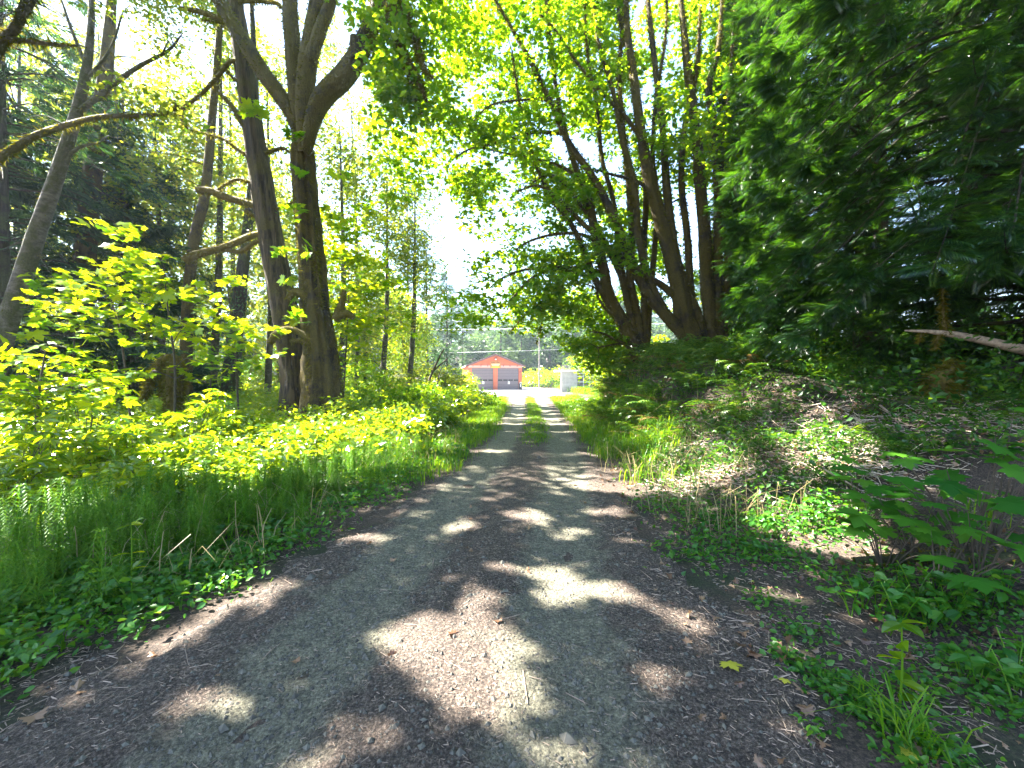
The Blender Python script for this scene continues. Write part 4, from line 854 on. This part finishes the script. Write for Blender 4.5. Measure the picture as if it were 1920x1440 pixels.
# shrubs and saplings: each a thing of stem and foliage
def shrub(name, label, cat, base, H, W, ncl, per, size, leaf, tmpl=KITE, group=None, rad=.35, flat=.6, nst=4, bark='bark_alder', low=.15, rz=None):
    base = np.asarray(base, float); t = Tree(name, label, cat, base, group)
    for k in range(nst):
        a = 6.28*k/nst + rng.random(); tp = base + np.array([math.cos(a)*W*.45, math.sin(a)*W*.45, H*rng.uniform(.7, .95)])
        t.stem([base + rng.normal(size=3)*np.array([.05,.05,0]), base*.55+tp*.45+np.array([0,0,H*.08]), tp], [.012+.008*H, .008+.005*H, .004], 6, .05, 4)
    e = rvec(ncl)*(rng.random((ncl,1))**.38); cl = base + np.array([0,0,H*(.5+low*.5)]) + e*np.array([W, W, H*(.5-low*.5)])
    cl = grow(t.branch, t.sk, cl, .02, .08, 4); scatter_leaves(t.crown, cl, rad, per, size, tmpl, flat, .55, .4)
    t.trunk.v += t.branch.v; t.trunk.f += [f_ + t.trunk.n for f_ in t.branch.f]; t.trunk.m += t.branch.m; t.trunk.n += t.branch.n; t.branch = MB()
    for nm, mb_, mt, sm in (('stems', t.trunk, M[bark], True), ('foliage', t.crown, M[leaf], False)):
        for v_ in mb_.v: v_ -= base
        mb_.build(nm, mt, t.root, sm)
    return t.root
LS = [ # X, depth, height, width, leaf, clusters, label
 (905,26,1.15,1.0,'grass','low yellow-green bush at the track end in front of the fire hall'), (872,22,1.5,1.0,'yellow','yellow-green bush just left of the track end'), (845,19,1.5,1.0,'yellow','leafy bush left of the track, second from the track end'),
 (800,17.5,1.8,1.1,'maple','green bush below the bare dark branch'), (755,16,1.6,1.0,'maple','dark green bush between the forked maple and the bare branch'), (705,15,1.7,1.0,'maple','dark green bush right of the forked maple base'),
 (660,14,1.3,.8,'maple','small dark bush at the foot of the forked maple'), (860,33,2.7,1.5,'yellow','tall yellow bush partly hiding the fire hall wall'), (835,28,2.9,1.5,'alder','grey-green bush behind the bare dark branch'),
 (730,24,2.6,1.6,'alder','bush below the overhead cables, dark inside'), (690,20,2.6,1.4,'maple','green bush behind the forked maple'), (768,13.2,1.0,.7,'under','low leafy clump on the left verge, tallest stems grassy'), (820,14.2,.9,.7,'yellow','low sunlit clump on the left verge')]
for X, d, H, W, lf, lab in LS:
    x = (X-960)/F*d; shrub('verge_bush', lab, 'bush', (x, d, gz(x, d)), H, W, 46, 46, .10+.002*d, lf, rad=.32+.006*d, group='bushes along the left verge')
x = (788-960)/F*30; r_ = shrub('flowering_elder', 'white-flowered shrub below the overhead cables', 'shrub', (x, 30, gz(x, 30)), 3.0, 1.7, 44, 36, .16, 'alder', rad=.5)
mb = MB(); e = rvec(26); e[:,2] = np.abs(e[:,2])*.6+.3; cl = np.array([0,0,1.6]) + e*np.array([1.7,1.7,1.3]); cl = cl[cl[:,1] < .9]
scatter_leaves(mb, cl, .26, 120, .06, KITE, .35, .4, 0); mb.build('flower_clusters', M['flower'], r_)
# bushes that close the view under the left wood and right of the yard
BW = [(30,26),(110,30),(190,33),(260,28),(330,34),(400,31),(470,36),(540,33),(600,38),(650,42),(-40,22),(60,40),(230,44),(380,46),(500,48),(150,22),(20,19)]
for i, (X, d) in enumerate(BW):
    x = (X-960)/F*d; H = rng.uniform(3.0, 6.0)
    shrub('thicket_bush', 'leafy thicket bush in shade beyond the left wood', 'bush', (x, d, gz(x, d)), H, 2.0+.03*d, 50, 40, .22, ('maple','alder','cover')[i % 3], rad=.75, group='thicket bushes beyond the left wood')
for X, d, H, W, lab in ((1165,33,3.0,1.4,'yellow-green bush right of the shelter under the maple boughs'), (1150,28,3.4,1.9,'lit bush below the maple clumps, nearest the track end'), (1045,88,4.2,4.0,'pale bush far behind the shelter'), (1000,92,4,4.5,'pale bush at the back of the yard'), (1110,60,6,3.5,'tall pale bush behind the shelter'),(1190,24,3.2,1.7,'lit bush just behind the maple stems on the bank')):
    x = (X-960)/F*d; shrub('yard_bush', lab, 'bush', (x, d, gz(x, d)), H, W, 50, 44, .12+.003*d, 'yellow', rad=.4+.012*d, group='sunlit bushes around the yard')

def sapling(label, pts, d, clusters, per, size, leaf='yellow', tmpl=MAPLE, rad=.38, r0=.03, name='maple_sapling', group='maple saplings in the left wood', cat='sapling', jit=.0):
    bs = base_of(pts[0], d); t = Tree(name, label, cat, bs, group); t.stem([bs] + pxpath(pts[1:], d), [r0, r0*.8, r0*.5, .006], 8, .06)
    cl = np.array([at(X, Y, d + rng.uniform(-.9, .9) + jit) for X, Y in clusters]); cl = grow(t.branch, t.sk, cl, .015, .12, 4, maxlen=6)
    scatter_leaves(t.crown, cl, rad*1.1, int(per*1.5), size*.72, tmpl, .35, .42, .55, vary=.45)
    t.trunk.v += t.branch.v; t.trunk.f += [f_ + t.trunk.n for f_ in t.branch.f]; t.trunk.m += t.branch.m; t.trunk.n += t.branch.n; t.branch = MB()
    for nm, mb_, mt, sm in (('stem', t.trunk, M['stick'], True), ('foliage', t.crown, M[leaf], False)):
        for v_ in mb_.v: v_ -= t.b
        mb_.build(nm, mt, t.root, sm)
    return t.root
def ring(cx, cyy, rx, ry, n): return [(cx + rx*rng.uniform(-1, 1), cyy + ry*rng.uniform(-1, 1)) for _ in range(n)]
sapling('yellow-green maple sapling rising behind the arched mossy stem, tallest of the saplings', [(325,760),(328,690),(318,600),(312,540),(308,490)], 10.5, ring(300,560,75,75,16)+ring(330,660,90,40,9)+ring(250,520,60,40,6), 9, .24)
sapling('yellow-green sapling with layered leaves near the arched stem, leaning left', [(250,760),(230,650),(210,560),(200,500)], 11.0, ring(230,470,60,50,8)+ring(160,560,100,50,12)+ring(230,610,80,40,10), 9, .24)
sapling('bright yellow maple sapling by the left edge with broad layered leaves', [(60,860),(70,760),(80,690),(90,640)], 7.5, ring(60,690,70,50,8)+ring(90,760,100,40,10)+ring(180,720,60,40,5), 8, .22)
sapling('lit maple sapling between the ivy trunk and the cedar', [(450,770),(440,640),(430,560),(425,520)], 12.5, ring(430,560,60,60,12)+ring(470,640,60,60,10), 8, .24)
sapling('tall bright maple sapling growing against the right side of the forked maple', [(640,790),(650,640),(655,520),(650,420)], 15.6, ring(650,450,45,60,22)+ring(660,540,55,70,26)+ring(650,640,60,60,22)+ring(720,560,50,70,12), 17, .22, rad=.5)
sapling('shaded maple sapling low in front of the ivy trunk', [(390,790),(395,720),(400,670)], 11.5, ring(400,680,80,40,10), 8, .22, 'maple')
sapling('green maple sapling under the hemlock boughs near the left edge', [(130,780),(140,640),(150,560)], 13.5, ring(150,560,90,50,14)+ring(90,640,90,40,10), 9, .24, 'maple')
# shrubs with drooping palmate leaves in the sunlit bed
for k, (X, Y, dd, n, lab) in enumerate(((80,760,6.8,9,'palmate-leaved shrub at the left edge, biggest of its kind'), (160,690,8.5,7,'palmate-leaved shrub with raised yellow leaves left of the arched stem'), (355,745,8.2,6,'palmate-leaved shrub with pale drooping leaves before the arched stem'), (250,800,7.2,6,'palmate-leaved shrub in the middle of the sunlit bed'), (330,830,6.8,5,'low palmate-leaved shrub at the front of the sunlit bed'), (440,790,9.2,6,'palmate-leaved shrub left of the cedar foot'), (30,830,6.0,7,'low palmate-leaved shrub under the bright edge sapling'), (180,820,6.6,6,'palmate-leaved shrub between the middle and the left edge'))):
    x = (X-960)/F*dd; z0 = gz(x, dd); zt = at(X, Y, dd)[2]; t = Tree('palmate_shrub', lab, 'shrub', np.array([x, dd, z0]), 'palmate-leaved shrubs in the sunlit bed'); b = np.array([x, dd, z0])
    for j in range(n):
        a = rng.random()*6.28; tp = np.array([x + math.cos(a)*.5*rng.random(), dd + math.sin(a)*.5*rng.random(), zt + rng.uniform(-.35, .15)]); t.stem([b, b*.5+tp*.5+np.array([0,0,.1]), tp], [.008,.006,.003], 5, 0, 3)
        o = np.array([rng.normal(size=3)*np.array([.15,.15,.06]) for _ in range(4)]); leaves(t.crown, tp+o, .26*rng.uniform(.7, 1.2, 4), np.array([0,0,1])+rng.normal(size=(4,3))*.3, rvec(4)*np.array([1,1,.2]), PALM)
    for nm, mb_, mt in (('stems', t.trunk, M['stick']), ('foliage', t.crown, M['yellow'])):
        for v_ in mb_.v: v_ -= b
        mb_.build(nm, mt, t.root)

# ferns
FM = [fern_mesh('fern_fronds', M['fern'], 11, .95, 1), fern_mesh('fern_fronds', M['fern'], 13, 1.1, 2), fern_mesh('fern_fronds', M['fern'], 9, .8, 3)]
FD = fern_mesh('fern_fronds', M['deadfern'], 9, .9, 4)
def fern(x, y, s, lab, group, me=None, dead=False):
    o = thing('sword_fern', lab, 'fern', (x, y, gz(x, y)+.12), rng.random()*6.28, group)
    c = bpy.data.objects.new('fronds', FM[rng.integers(3)] if me is None else me); COL.objects.link(c); c.parent = o; c.scale = (s, s, s*rng.uniform(.8, 1.1))
    if dead: c2 = bpy.data.objects.new('dead_fronds', FD); COL.objects.link(c2); c2.parent = o; c2.scale = (s, s, s*.45); c2.rotation_euler = (0,0,.3)
for k in range(150):
    y = rng.uniform(8.2, 17.5); x = rc(y) + rng.uniform(2.3, 5.4)*np.interp(y, [8, 16], [1.15, .85])
    if x/y > .66: continue
    fern(x, y, rng.uniform(.95, 1.4), 'arching sword fern on the bank below the maple stems', 'ferns on the maple bank', dead=rng.random() < .45)
for k in range(46):
    y = rng.uniform(5.0, 9.8); x = rng.uniform(3.6, 9)
    if x/y > 1.3 or x/y < .46 or (abs(x-5.6) < .7 and abs(y-6) < .5): continue
    fern(x, y, rng.uniform(.6, .95), 'dark sword fern in the shade under the right cedars', 'ferns under the cedars')
for (X, Y, s, lab) in ((1385,835,.85,'bright yellow-green fern by the pale debris on the right verge'), (1420,845,.6,'pale silvery fern at the foot of the right bank'), (1340,800,.7,'fern above the tall grass on the right verge'), (1490,800,.75,'fern left of the dead sticks, partly lit')):
    d = 8.6; q = at(X, Y, d); fern(q[0], d, s, lab, 'lit ferns at the bank foot')
for (X, d, s, lab) in ((560,12.9,1.35,'dark fern at the foot of the cedar trunk'), (620,12.6,1.4,'dark fern in front of the forked maple'), (675,12.8,1.3,'dark fern right of the forked maple foot'), (595,12.2,1.2,'low dark fern before the two trunks')):
    x = (X-960)/F*d; fern(x, d, s, lab, 'ferns at the foot of the left trunks')

# ------------------------------------------------------------------ right bank: stump, dead wood, debris, seedlings
d = 6.1; q = at(1762, 815, d); dz_ = float(height(q[0], q[1])) - q[2]; q[2] += dz_; zb = q[2]
t = Tree('mossy_stump', 'hooked stump thick with golden moss at the edge of the dark cedars', 'stump', np.array([q[0], d, zb-.05]))
lift_ = lambda ps: [p_ + np.array([0,0,dz_]) for p_ in pxpath(ps, d)]
p = t.stem([q + np.array([0,0,-.05])] + lift_([(1760,800),(1765,772),(1780,752),(1795,736)]), [.20,.15,.16,.10,.03], 12, .2)
for pts, r in (([(1768,760),(1790,765),(1800,785)], (.05,.04,.02)), ([(1775,785),(1800,798),(1820,806)], (.012,.010,.006))): t.stem(lift_(pts), r, 7, .1, 4, 'branch')
mossfuzz(t.moss, t.paths[:2], 1500, .10); t.done(M['bark_moss'], None, M['twig'])
d = 6.3
t = Tree('dead_branch', 'long bare branch jutting from the right edge, tufts of moss on it', 'branch', at(1990, 672, d))
t.stem(pxpath([(2030,682,.6),(1920,656),(1850,640),(1790,628),(1740,622),(1696,620)], d), [.085,.075,.06,.05,.03,.012], 10, .08)
for pts, r in (([(1772,628),(1768,600),(1767,570),(1765,540)], (.03,.02,.012)), ([(1778,626),(1772,606),(1770,590)], (.02,.01)), ([(1760,626),(1755,640),(1753,655)], (.03,.015)), ([(1730,622),(1725,632),(1724,642)],(.02,.01))): t.stem(pxpath(pts, d), r, 7, .1, 3, 'branch')
mossfuzz(t.moss, t.paths[1:], 500, .07); t.done(M['twig'], None, M['bark_moss'])
x = (800-960)/F*20
t = Tree('bare_branch', 'bare dark forked branch sticking up from the left verge bushes', 'branch', np.array([x, 20, gz(x, 20)]))
t.stem(pxpath([(800,740),(806,710),(818,682),(828,662),(834,654)], 20), [.07,.06,.05,.04,.02], 8, .1); t.stem(pxpath([(812,696),(830,680),(848,664)], 20), [.04,.03,.01], 6, .1); t.stem(pxpath([(820,720),(824,700),(832,684)], 20), [.03,.02,.01], 6, .1)
t.done(M['stick'])
d = 11
q = at(325, 775, d); t = Tree('arched_maple_stem', 'arched mossy broken stem bent to the ground among the saplings', 'broken stem', np.array([q[0], d, gz(q[0], d)]))
t.stem([t.b] + pxpath([(322,740),(320,710),(328,685),(325,672),(310,674),(296,688),(284,708),(276,728),(268,748)], d), [.12,.13,.12,.14,.12,.12,.11,.09,.07,.05], 11, .16)
t.stem(pxpath([(330,770),(338,730),(340,690),(332,674)], d+.2), [.08,.07,.06,.04], 9, .14); t.stem(pxpath([(306,745),(308,715),(312,690)], d+.3), [.06,.05,.03], 8, .1)
mossfuzz(t.moss, t.paths, 520, .12); t.done(M['bark_moss'])
# fallen logs and debris
def log(name, label, cat, pts, rad, mat, moss=0, fz=.07):
    t = Tree(name, label, cat, np.array(pts[0])); t.stem([np.array(p_, float) for p_ in pts], rad, 11, .12)
    if moss: mossfuzz(t.moss, t.paths, moss, fz)
    return t.done(mat)
def gp(x, y, dz=0): return (x, y, float(height(x, y)) + dz)
log('rotten_log', 'rotten log half buried in pale debris beside the mossy stump', 'log', [gp(5.1,6.35,.02), gp(5.7,6.1,.04), gp(6.6,5.7,.04)], [.08,.13,.10], M['bark_dark'], 500)
log('mossy_pole', 'thin mossy fallen pole along the right verge near the big maple leaves', 'log', [gp(2.9,3.6,.03), gp(3.6,3.35,.04), gp(4.4,2.95,.05)], [.03,.045,.04], M['bark_dark'], 200)
for k, (pts, d, r, lab) in enumerate((([(1650,760),(1690,790),(1740,822),(1800,830)], 6.0, .014, 'long thin bare stick slanting down to the mossy stump'), ([(1500,732),(1540,748),(1600,766)], 7.2, .012, 'thin pale stick slanting across the ferns'), ([(1585,776),(1600,806),(1612,830)], 6.6, .016, 'short broken stick standing up in the debris'),
       ([(1610,770),(1650,765),(1700,780)], 7.0, .008, 'thin curved twig above the debris'), ([(1350,770),(1372,752),(1382,728)], 9.5, .02, 'pale curved stick among the bank ferns'), ([(1700,850),(1780,835),(1860,840)], 5.4, .014, 'pale stick lying flat on the lit debris'), ([(1545,880),(1590,905),(1640,935)], 4.6, .01, 'pale stick lying below the debris, near the big leaves'), ([(1290,912),(1330,925),(1385,940)], 6.0, .008, 'thin stick on the right verge soil'))):
    mb = MB(); tube(mb, spline(pxpath(pts, d), 5), [r, r*.9, r*.4], 6, .1); tag(mb.build('fallen_stick', M['twig'], smooth=True), lab, 'stick', 'loose sticks on the right bank')
mb = MB()
def sticks(mb, q, ln, wd, dz, tilt=.25):
    n = len(q); p = onground(q[:,0], q[:,1], dz); a = rng.random(n)*6.28
    fw = np.stack([np.cos(a), np.sin(a), rng.normal(size=n)*tilt], 1)
    V = (T_([(-.5,0,0),(.5,0,0),(.5,1,0),(-.5,1,0),(0,0,.9),(0,1,.9)]), [(0,4,5,3),(4,1,2,5)])
    L_ = ln*rng.uniform(.4, 1.6, n); W_ = wd*rng.uniform(.6, 1.5, n)
    nrm = np.array([0,0,1]) + rng.normal(size=(n,3))*.2; f_ = unit(fw); nr = unit(nrm - f_*np.sum(nrm*f_, 1, keepdims=True)); sd = np.cross(f_, nr)
    T, Fc = V; v = p[:,None,:] + (T[None,:,0:1]*W_[:,None,None])*sd[:,None,:] + (T[None,:,1:2]*L_[:,None,None])*f_[:,None,:] + (T[None,:,2:3]*W_[:,None,None])*nr[:,None,:]
    mb.add(v.reshape(-1,3), (np.array(Fc)[None] + (np.arange(n)*6)[:,None,None]).reshape(-1,4))
zone = np.array([(5.2,6.2),(5.7,5.9),(6.3,5.6),(4.6,6.6),(4.0,7.2),(3.3,7.6),(4.3,4.9),(3.9,5.6),(2.9,6.4)])
q = np.repeat(zone, 110, 0) + rng.normal(size=(len(zone)*110, 2))*np.array([.38,.28]); sticks(mb, q, .22, .006, .05, .35)
q = np.repeat(zone, 420, 0) + rng.normal(size=(len(zone)*420, 2))*np.array([.4,.28]); sticks(mb, q, .07, .005, .03, .3)
tag(mb.build('woody_debris', M['straw']), kind='stuff')
mb = MB(); q = np.repeat(zone, 90, 0) + rng.normal(size=(len(zone)*90, 2))*np.array([.6,.4]); carpet(mb, q, .0, .07, .07, LOB3, .8); tag(mb.build('leaf_litter', M['deadleaf']), kind='stuff')
# needles, twigs and crumbs on the track; loose stones
mb = MB(); q = inside(9000, -3.5, 4.5, 1.0, 9, lambda x, y: (np.abs(x) < y*1.3) & (rng.random(len(x)) < np.clip(1.6/y, .1, 1)) & (EDGE_L(x, y) > -.5)); roadlift = lambda q: np.where(np.abs(q[:,0]-rc(q[:,1])) < rw(q[:,1]), roadz(q[:,0]-rc(q[:,1]), q[:,1]) - height(q[:,0], q[:,1]), 0)
sticks(mb, q, .022, .0022, roadlift(q) + .002, .1); q = q[:420]; sticks(mb, q, .06, .0026, roadlift(q) + .003, .06); q = q[:26]; sticks(mb, q, .16, .005, roadlift(q) + .004, .03)
q = inside(6500, -4.5, 5.5, 1.2, 7, lambda x, y: (np.abs(x) < y*1.3) & ((EDGE_R(x, y) > -.5) | (EDGE_L(x, y) < .35)) & (rng.random(len(x)) < np.clip(1.8/y, .1, 1))); sticks(mb, q, .035, .003, roadlift(q) + .004, .15); q = q[:500]; sticks(mb, q, .09, .004, roadlift(q) + .006, .1)
tag(mb.build('twig_litter', M['twig']), kind='stuff')
mb = MB(); q = inside(620, -3, 4.5, 1.2, 8, lambda x, y: (np.abs(x) < y*1.3) & (EDGE_L(x, y) > -.6) & (rng.random(len(x)) < np.clip(.05 + .8*(x > rc(y)+1.25), 0, 1))); p = onground(q[:,0], q[:,1]); p[:,2] += roadlift(q) + .012
n = len(p); leaves(mb, p, .036*rng.uniform(.4, 1.9, n), np.array([0,0,1]) + rng.normal(size=(n,3))*.6, rvec(n)*np.array([1,1,.2]), CURL); tag(mb.build('leaf_litter', M['deadleaf']), kind='stuff')
OCT = T_([(1,0,0),(-1,0,0),(0,1,0),(0,-1,0),(0,0,.7),(0,0,-.7)]); OF = np.array([(0,2,4),(2,1,4),(1,3,4),(3,0,4),(2,0,5),(1,2,5),(3,1,5),(0,3,5)])
q = inside(19000, -3, 4, 1.1, 9, lambda x, y: (np.abs(x) < y*1.3) & (EDGE_L(x, y) > 0) & (EDGE_R(x, y) < .2) & (rng.random(len(x)) < np.clip(2.0/y, .1, 1)*(.35+.65*np.exp(-((np.abs(x-rc(y)+.08)-.75)/.45)**2))))
n = len(q); p = onground(q[:,0], q[:,1]); p[:,2] += roadlift(q) + .001; sz = .0048*np.exp(rng.normal(size=n)*.55) + .011*(rng.random(n) < .06) + .010*(rng.random(n) < .012)
v = OCT[None]*(1 + rng.normal(size=(n,6,3))*.22)*sz[:,None,None]; a = rng.random(n)*6.28; c, s = np.cos(a)[:,None], np.sin(a)[:,None]
v = np.stack([v[...,0]*c - v[...,1]*s*.8, v[...,0]*s + v[...,1]*c*.8, v[...,2]], -1) + p[:,None,:]
mb = MB(); mb.add(v.reshape(-1,3), (OF[None] + (np.arange(n)*6)[:,None,None]).reshape(-1,3)); tag(mb.build('loose_gravel', M['stone']), kind='stuff')

# maple seedlings with big flat leaves at the right edge
def gpt(X, Y):
    dd = 3.0
    for _ in range(30):
        q = at(X, Y, dd); dd -= (float(height(q[0], q[1])) - q[2])*-1.2 if False else 0
        h = float(height(q[0], q[1])); dd += (q[2]-h)*.8
        dd = min(max(dd, 1.0), 30)
    return at(X, Y, dd)
for k, (X, Y, dd, sp, n, lab) in enumerate(((1640,900,3.9,.30,7,'maple seedling with broad flat leaves before the pale debris, leftmost of its kind'), (1750,930,3.4,.34,9,'maple seedling with broad dark leaves in the middle of the seedling patch'), (1860,850,3.2,.30,9,'maple seedling with upper leaves against the dark cedar shade'), (1880,960,2.9,.3,9,'maple seedling with big leaves at the right edge, below the taller one'), (1800,1010,2.9,.22,6,'low maple seedling beside the hanging grass'), (1690,985,3.3,.24,6,'small maple seedling above the herb patch'), (1905,800,3.3,.2,5,'topmost maple seedling leaves at the right edge'))):
    c = at(X, Y, dd); z0 = gz(c[0], dd)+.1; b = np.array([c[0], dd+.15, z0]); t = Tree('maple_seedling', lab, 'seedling', b, 'maple seedlings at the right edge')
    for j in range(int(n*1.8)):
        tp = c + rng.normal(size=3)*np.array([sp, sp*.8, .13]); t.stem([b, b*.45+tp*.55+np.array([0,0,.06]), tp], [.006,.004,.002], 5, 0, 3)
        leaves(t.crown, tp[None], np.array([.21*rng.uniform(.6, 1.25)]), np.array([[0,-.15,1]])+rng.normal(size=(1,3))*.2, rng.normal(size=(1,3))*np.array([1,1,.1])+np.array([[-.4,-.5,-.1]]), MAPLE)
    for nm, mb_, mt in (('stems', t.trunk, M['stick']), ('foliage', t.crown, M['cover'])):
        for v_ in mb_.v: v_ -= b
        mb_.build(nm, mt, t.root)
# herbs with toothed leaves: a few built once, then copied
def herb(seed, n=12, H=.2):
    r0 = thing('leafy_herb', 'x', 'herb'); b = MB(); l = MB()
    for j in range(3):
        a = rng.random()*6.28; tp = np.array([math.cos(a)*.07, math.sin(a)*.07, H*rng.uniform(.7, 1.1)]); ps = spline([np.zeros(3), tp*.5+np.array([0,0,.03]), tp], 4); tube(b, ps, [.003,.002], 4, cap=False)
        k = n//3; u = rng.uniform(.35, 1, k); p = np.stack([np.interp(u, np.linspace(0,1,len(ps)), ps[:,i]) for i in range(3)], 1); o = rvec(k)*np.array([1,1,.15])
        leaves(l, p, .062*rng.uniform(.6, 1.25, k), np.array([0,0,1])+rng.normal(size=(k,3))*.35, o + np.array([0,0,-.1]), OVAL)
    b.build('stems', M['grass'], r0); l.build('foliage', M['cover'], r0); return r0
HB = [herb(i, 15) for i in range(4)]; first = set()
HP = [(1745,1120,.30,16,'leafy herb in the lit patch at the right edge beside the seedlings','herbs in the lit patch'), (1850,1150,.36,20,'leafy yellowing herb lowest at the right edge','herbs at the right edge'), (1540,985,.36,16,'leafy herb on the right verge below the debris','herbs on the right verge'), (1880,1240,.2,8,'leafy herb at the right edge on dark soil','herbs on dark soil'), (120,1120,.5,16,'leafy herb at the left edge among low leaves','herbs at the left edge'), (330,1060,.4,12,'leafy herb below the horsetail bed','herbs below the horsetails')]
for X, Y, sp, n, lab, grp in HP:
    dd = EYE*F/(Y-HOR)*(.93 if X > 1500 else 1); x = (X-960)/F*dd
    for j in range(n):
        pr = HB[rng.integers(4)]; o = pr if id(pr) not in first else copy_tree(pr); first.add(id(pr))
        a, b_ = x + rng.normal()*sp, dd + rng.normal()*sp*.55; o.location = (a, b_, gz(a, b_)+.13); o.rotation_euler = (0,0,rng.random()*6.28); s = rng.uniform(.8, 1.5); o.scale = (s,s,s); tag(o, lab, 'herb', grp)
# single tall weed, grass clumps
def weed(X, Y, top, lab):
    dd = EYE*F/(Y-HOR); x = (X-960)/F*dd; b = np.array([x, dd, gz(x, dd)+.1]); tp = at(X+4, top, dd); t = Tree('tall_weed', lab, 'weed', b); t.stem([b, b*.5+tp*.5+np.array([.01,0,0]), tp], [.006,.005,.003], 6, 0, 4)
    for u in (.2,.4,.4,.62,.62,.8,1,1,1): leaves(t.crown, (b*(1-u)+tp*u)[None], np.array([.11]), np.array([[0,0,1]])+rng.normal(size=(1,3))*.3, rng.normal(size=(1,3))*np.array([1,1,.1]), OVAL)
    for nm, mb_, mt in (('stem', t.trunk, M['grass']), ('foliage', t.crown, M['yellow'])):
        for v_ in mb_.v: v_ -= b
        mb_.build(nm, mt, t.root)
weed(240, 1095, 985, 'single tall weed standing above the low leaves left of the track')
weed(1690, 1330, 1170, 'single upright weed in the grass clump on the dark right soil')
for X, Y, h, n, sp, lab in ((1720,1400,.26,46,.05,'lush green grass clump on the dark soil near the bottom right'), (1850,1060,.34,34,.05,'drooping pale grass clump beside the maple seedlings'), (1640,1330,.14,20,.04,'small grass clump left of the lush one')):
    dd = EYE*F/(Y-HOR); x = (X-960)/F*dd; tag(grassmesh(np.array([[x, dd]]) + rng.normal(size=(n,2))*sp, h, .005, 1.0).build('grass_clump', M['grass']), lab, 'grass clump')
# fallen leaves
FL = [(1365,1252,.105,'yellowleaf','big yellow fallen maple leaf on the dark right side of the track'), (1470,1228,.10,'deadleaf','large brown curled leaf right of the yellow one'), (1415,1240,.07,'deadleaf','small dark curled leaf between the yellow and the large brown leaf'), (1475,1290,.045,'yellowleaf','small pale round leaf below the large brown leaf'), (1510,1300,.07,'deadleaf','narrow orange-brown leaf beside the small pale one'),
      (1690,1415,.09,'yellowleaf','yellow-brown leaf at the foot of the lush grass clump'), (1520,1355,.07,'deadleaf','brown leaf below the narrow orange one'), (1545,1395,.05,'deadleaf','small tan leaf near the bottom right, alone on soil'), (120,1305,.12,'deadleaf','large purplish-brown leaf at the lower left verge'), (60,1370,.08,'deadleaf','tan leaf lowest at the left verge'),
      (555,1245,.045,'deadleaf','small tan leaf on the left wheel track'), (290,1220,.06,'deadleaf','tan leaf beside the left sunlit patch'), (360,1122,.06,'deadleaf','orange leaf at the top of the left sunlit patch'), (885,1045,.04,'deadleaf','small tan leaf in the middle of the track'), (1725,1240,.06,'deadleaf','pale tan leaf beside the upright weed'), (1345,1165,.05,'deadleaf','small tan leaf above the yellow one')]
for X, Y, s, mt, lab in FL:
    dd = EYE*F/(Y-HOR); x = (X-960)/F*dd; b = MB(); lift = .03
    leaves(b, np.zeros((1,3)), np.array([s]), np.array([[.1*rng.normal(), .1*rng.normal(), 1]]), np.array([[rng.normal(), rng.normal(), 0]]), CURL if mt == 'deadleaf' else MAPLE)
    z = float(roadz(x-rc(dd), dd)) if abs(x-rc(dd)) < rw(dd)-.2 else float(height(x, dd)); tag(b.build('fallen_leaf', M[mt], loc=(x, dd, z + .016)), lab, 'leaf', 'fallen leaves beside the track')
# ------------------------------------------------------------------ summer haze filling the valley
m, t_, out = newmat('valley_haze'); pv = N(t_, 'ShaderNodeVolumePrincipled'); pv.inputs['Color'].default_value = (.72,.85,1,1); pv.inputs['Density'].default_value = .0005; pv.inputs['Anisotropy'].default_value = .3
t_.links.new(pv.outputs[0], out.inputs['Volume'])
tag(MB().box((-760,-360,-2.0),(760,960,58)).build('haze', m), kind='stuff')
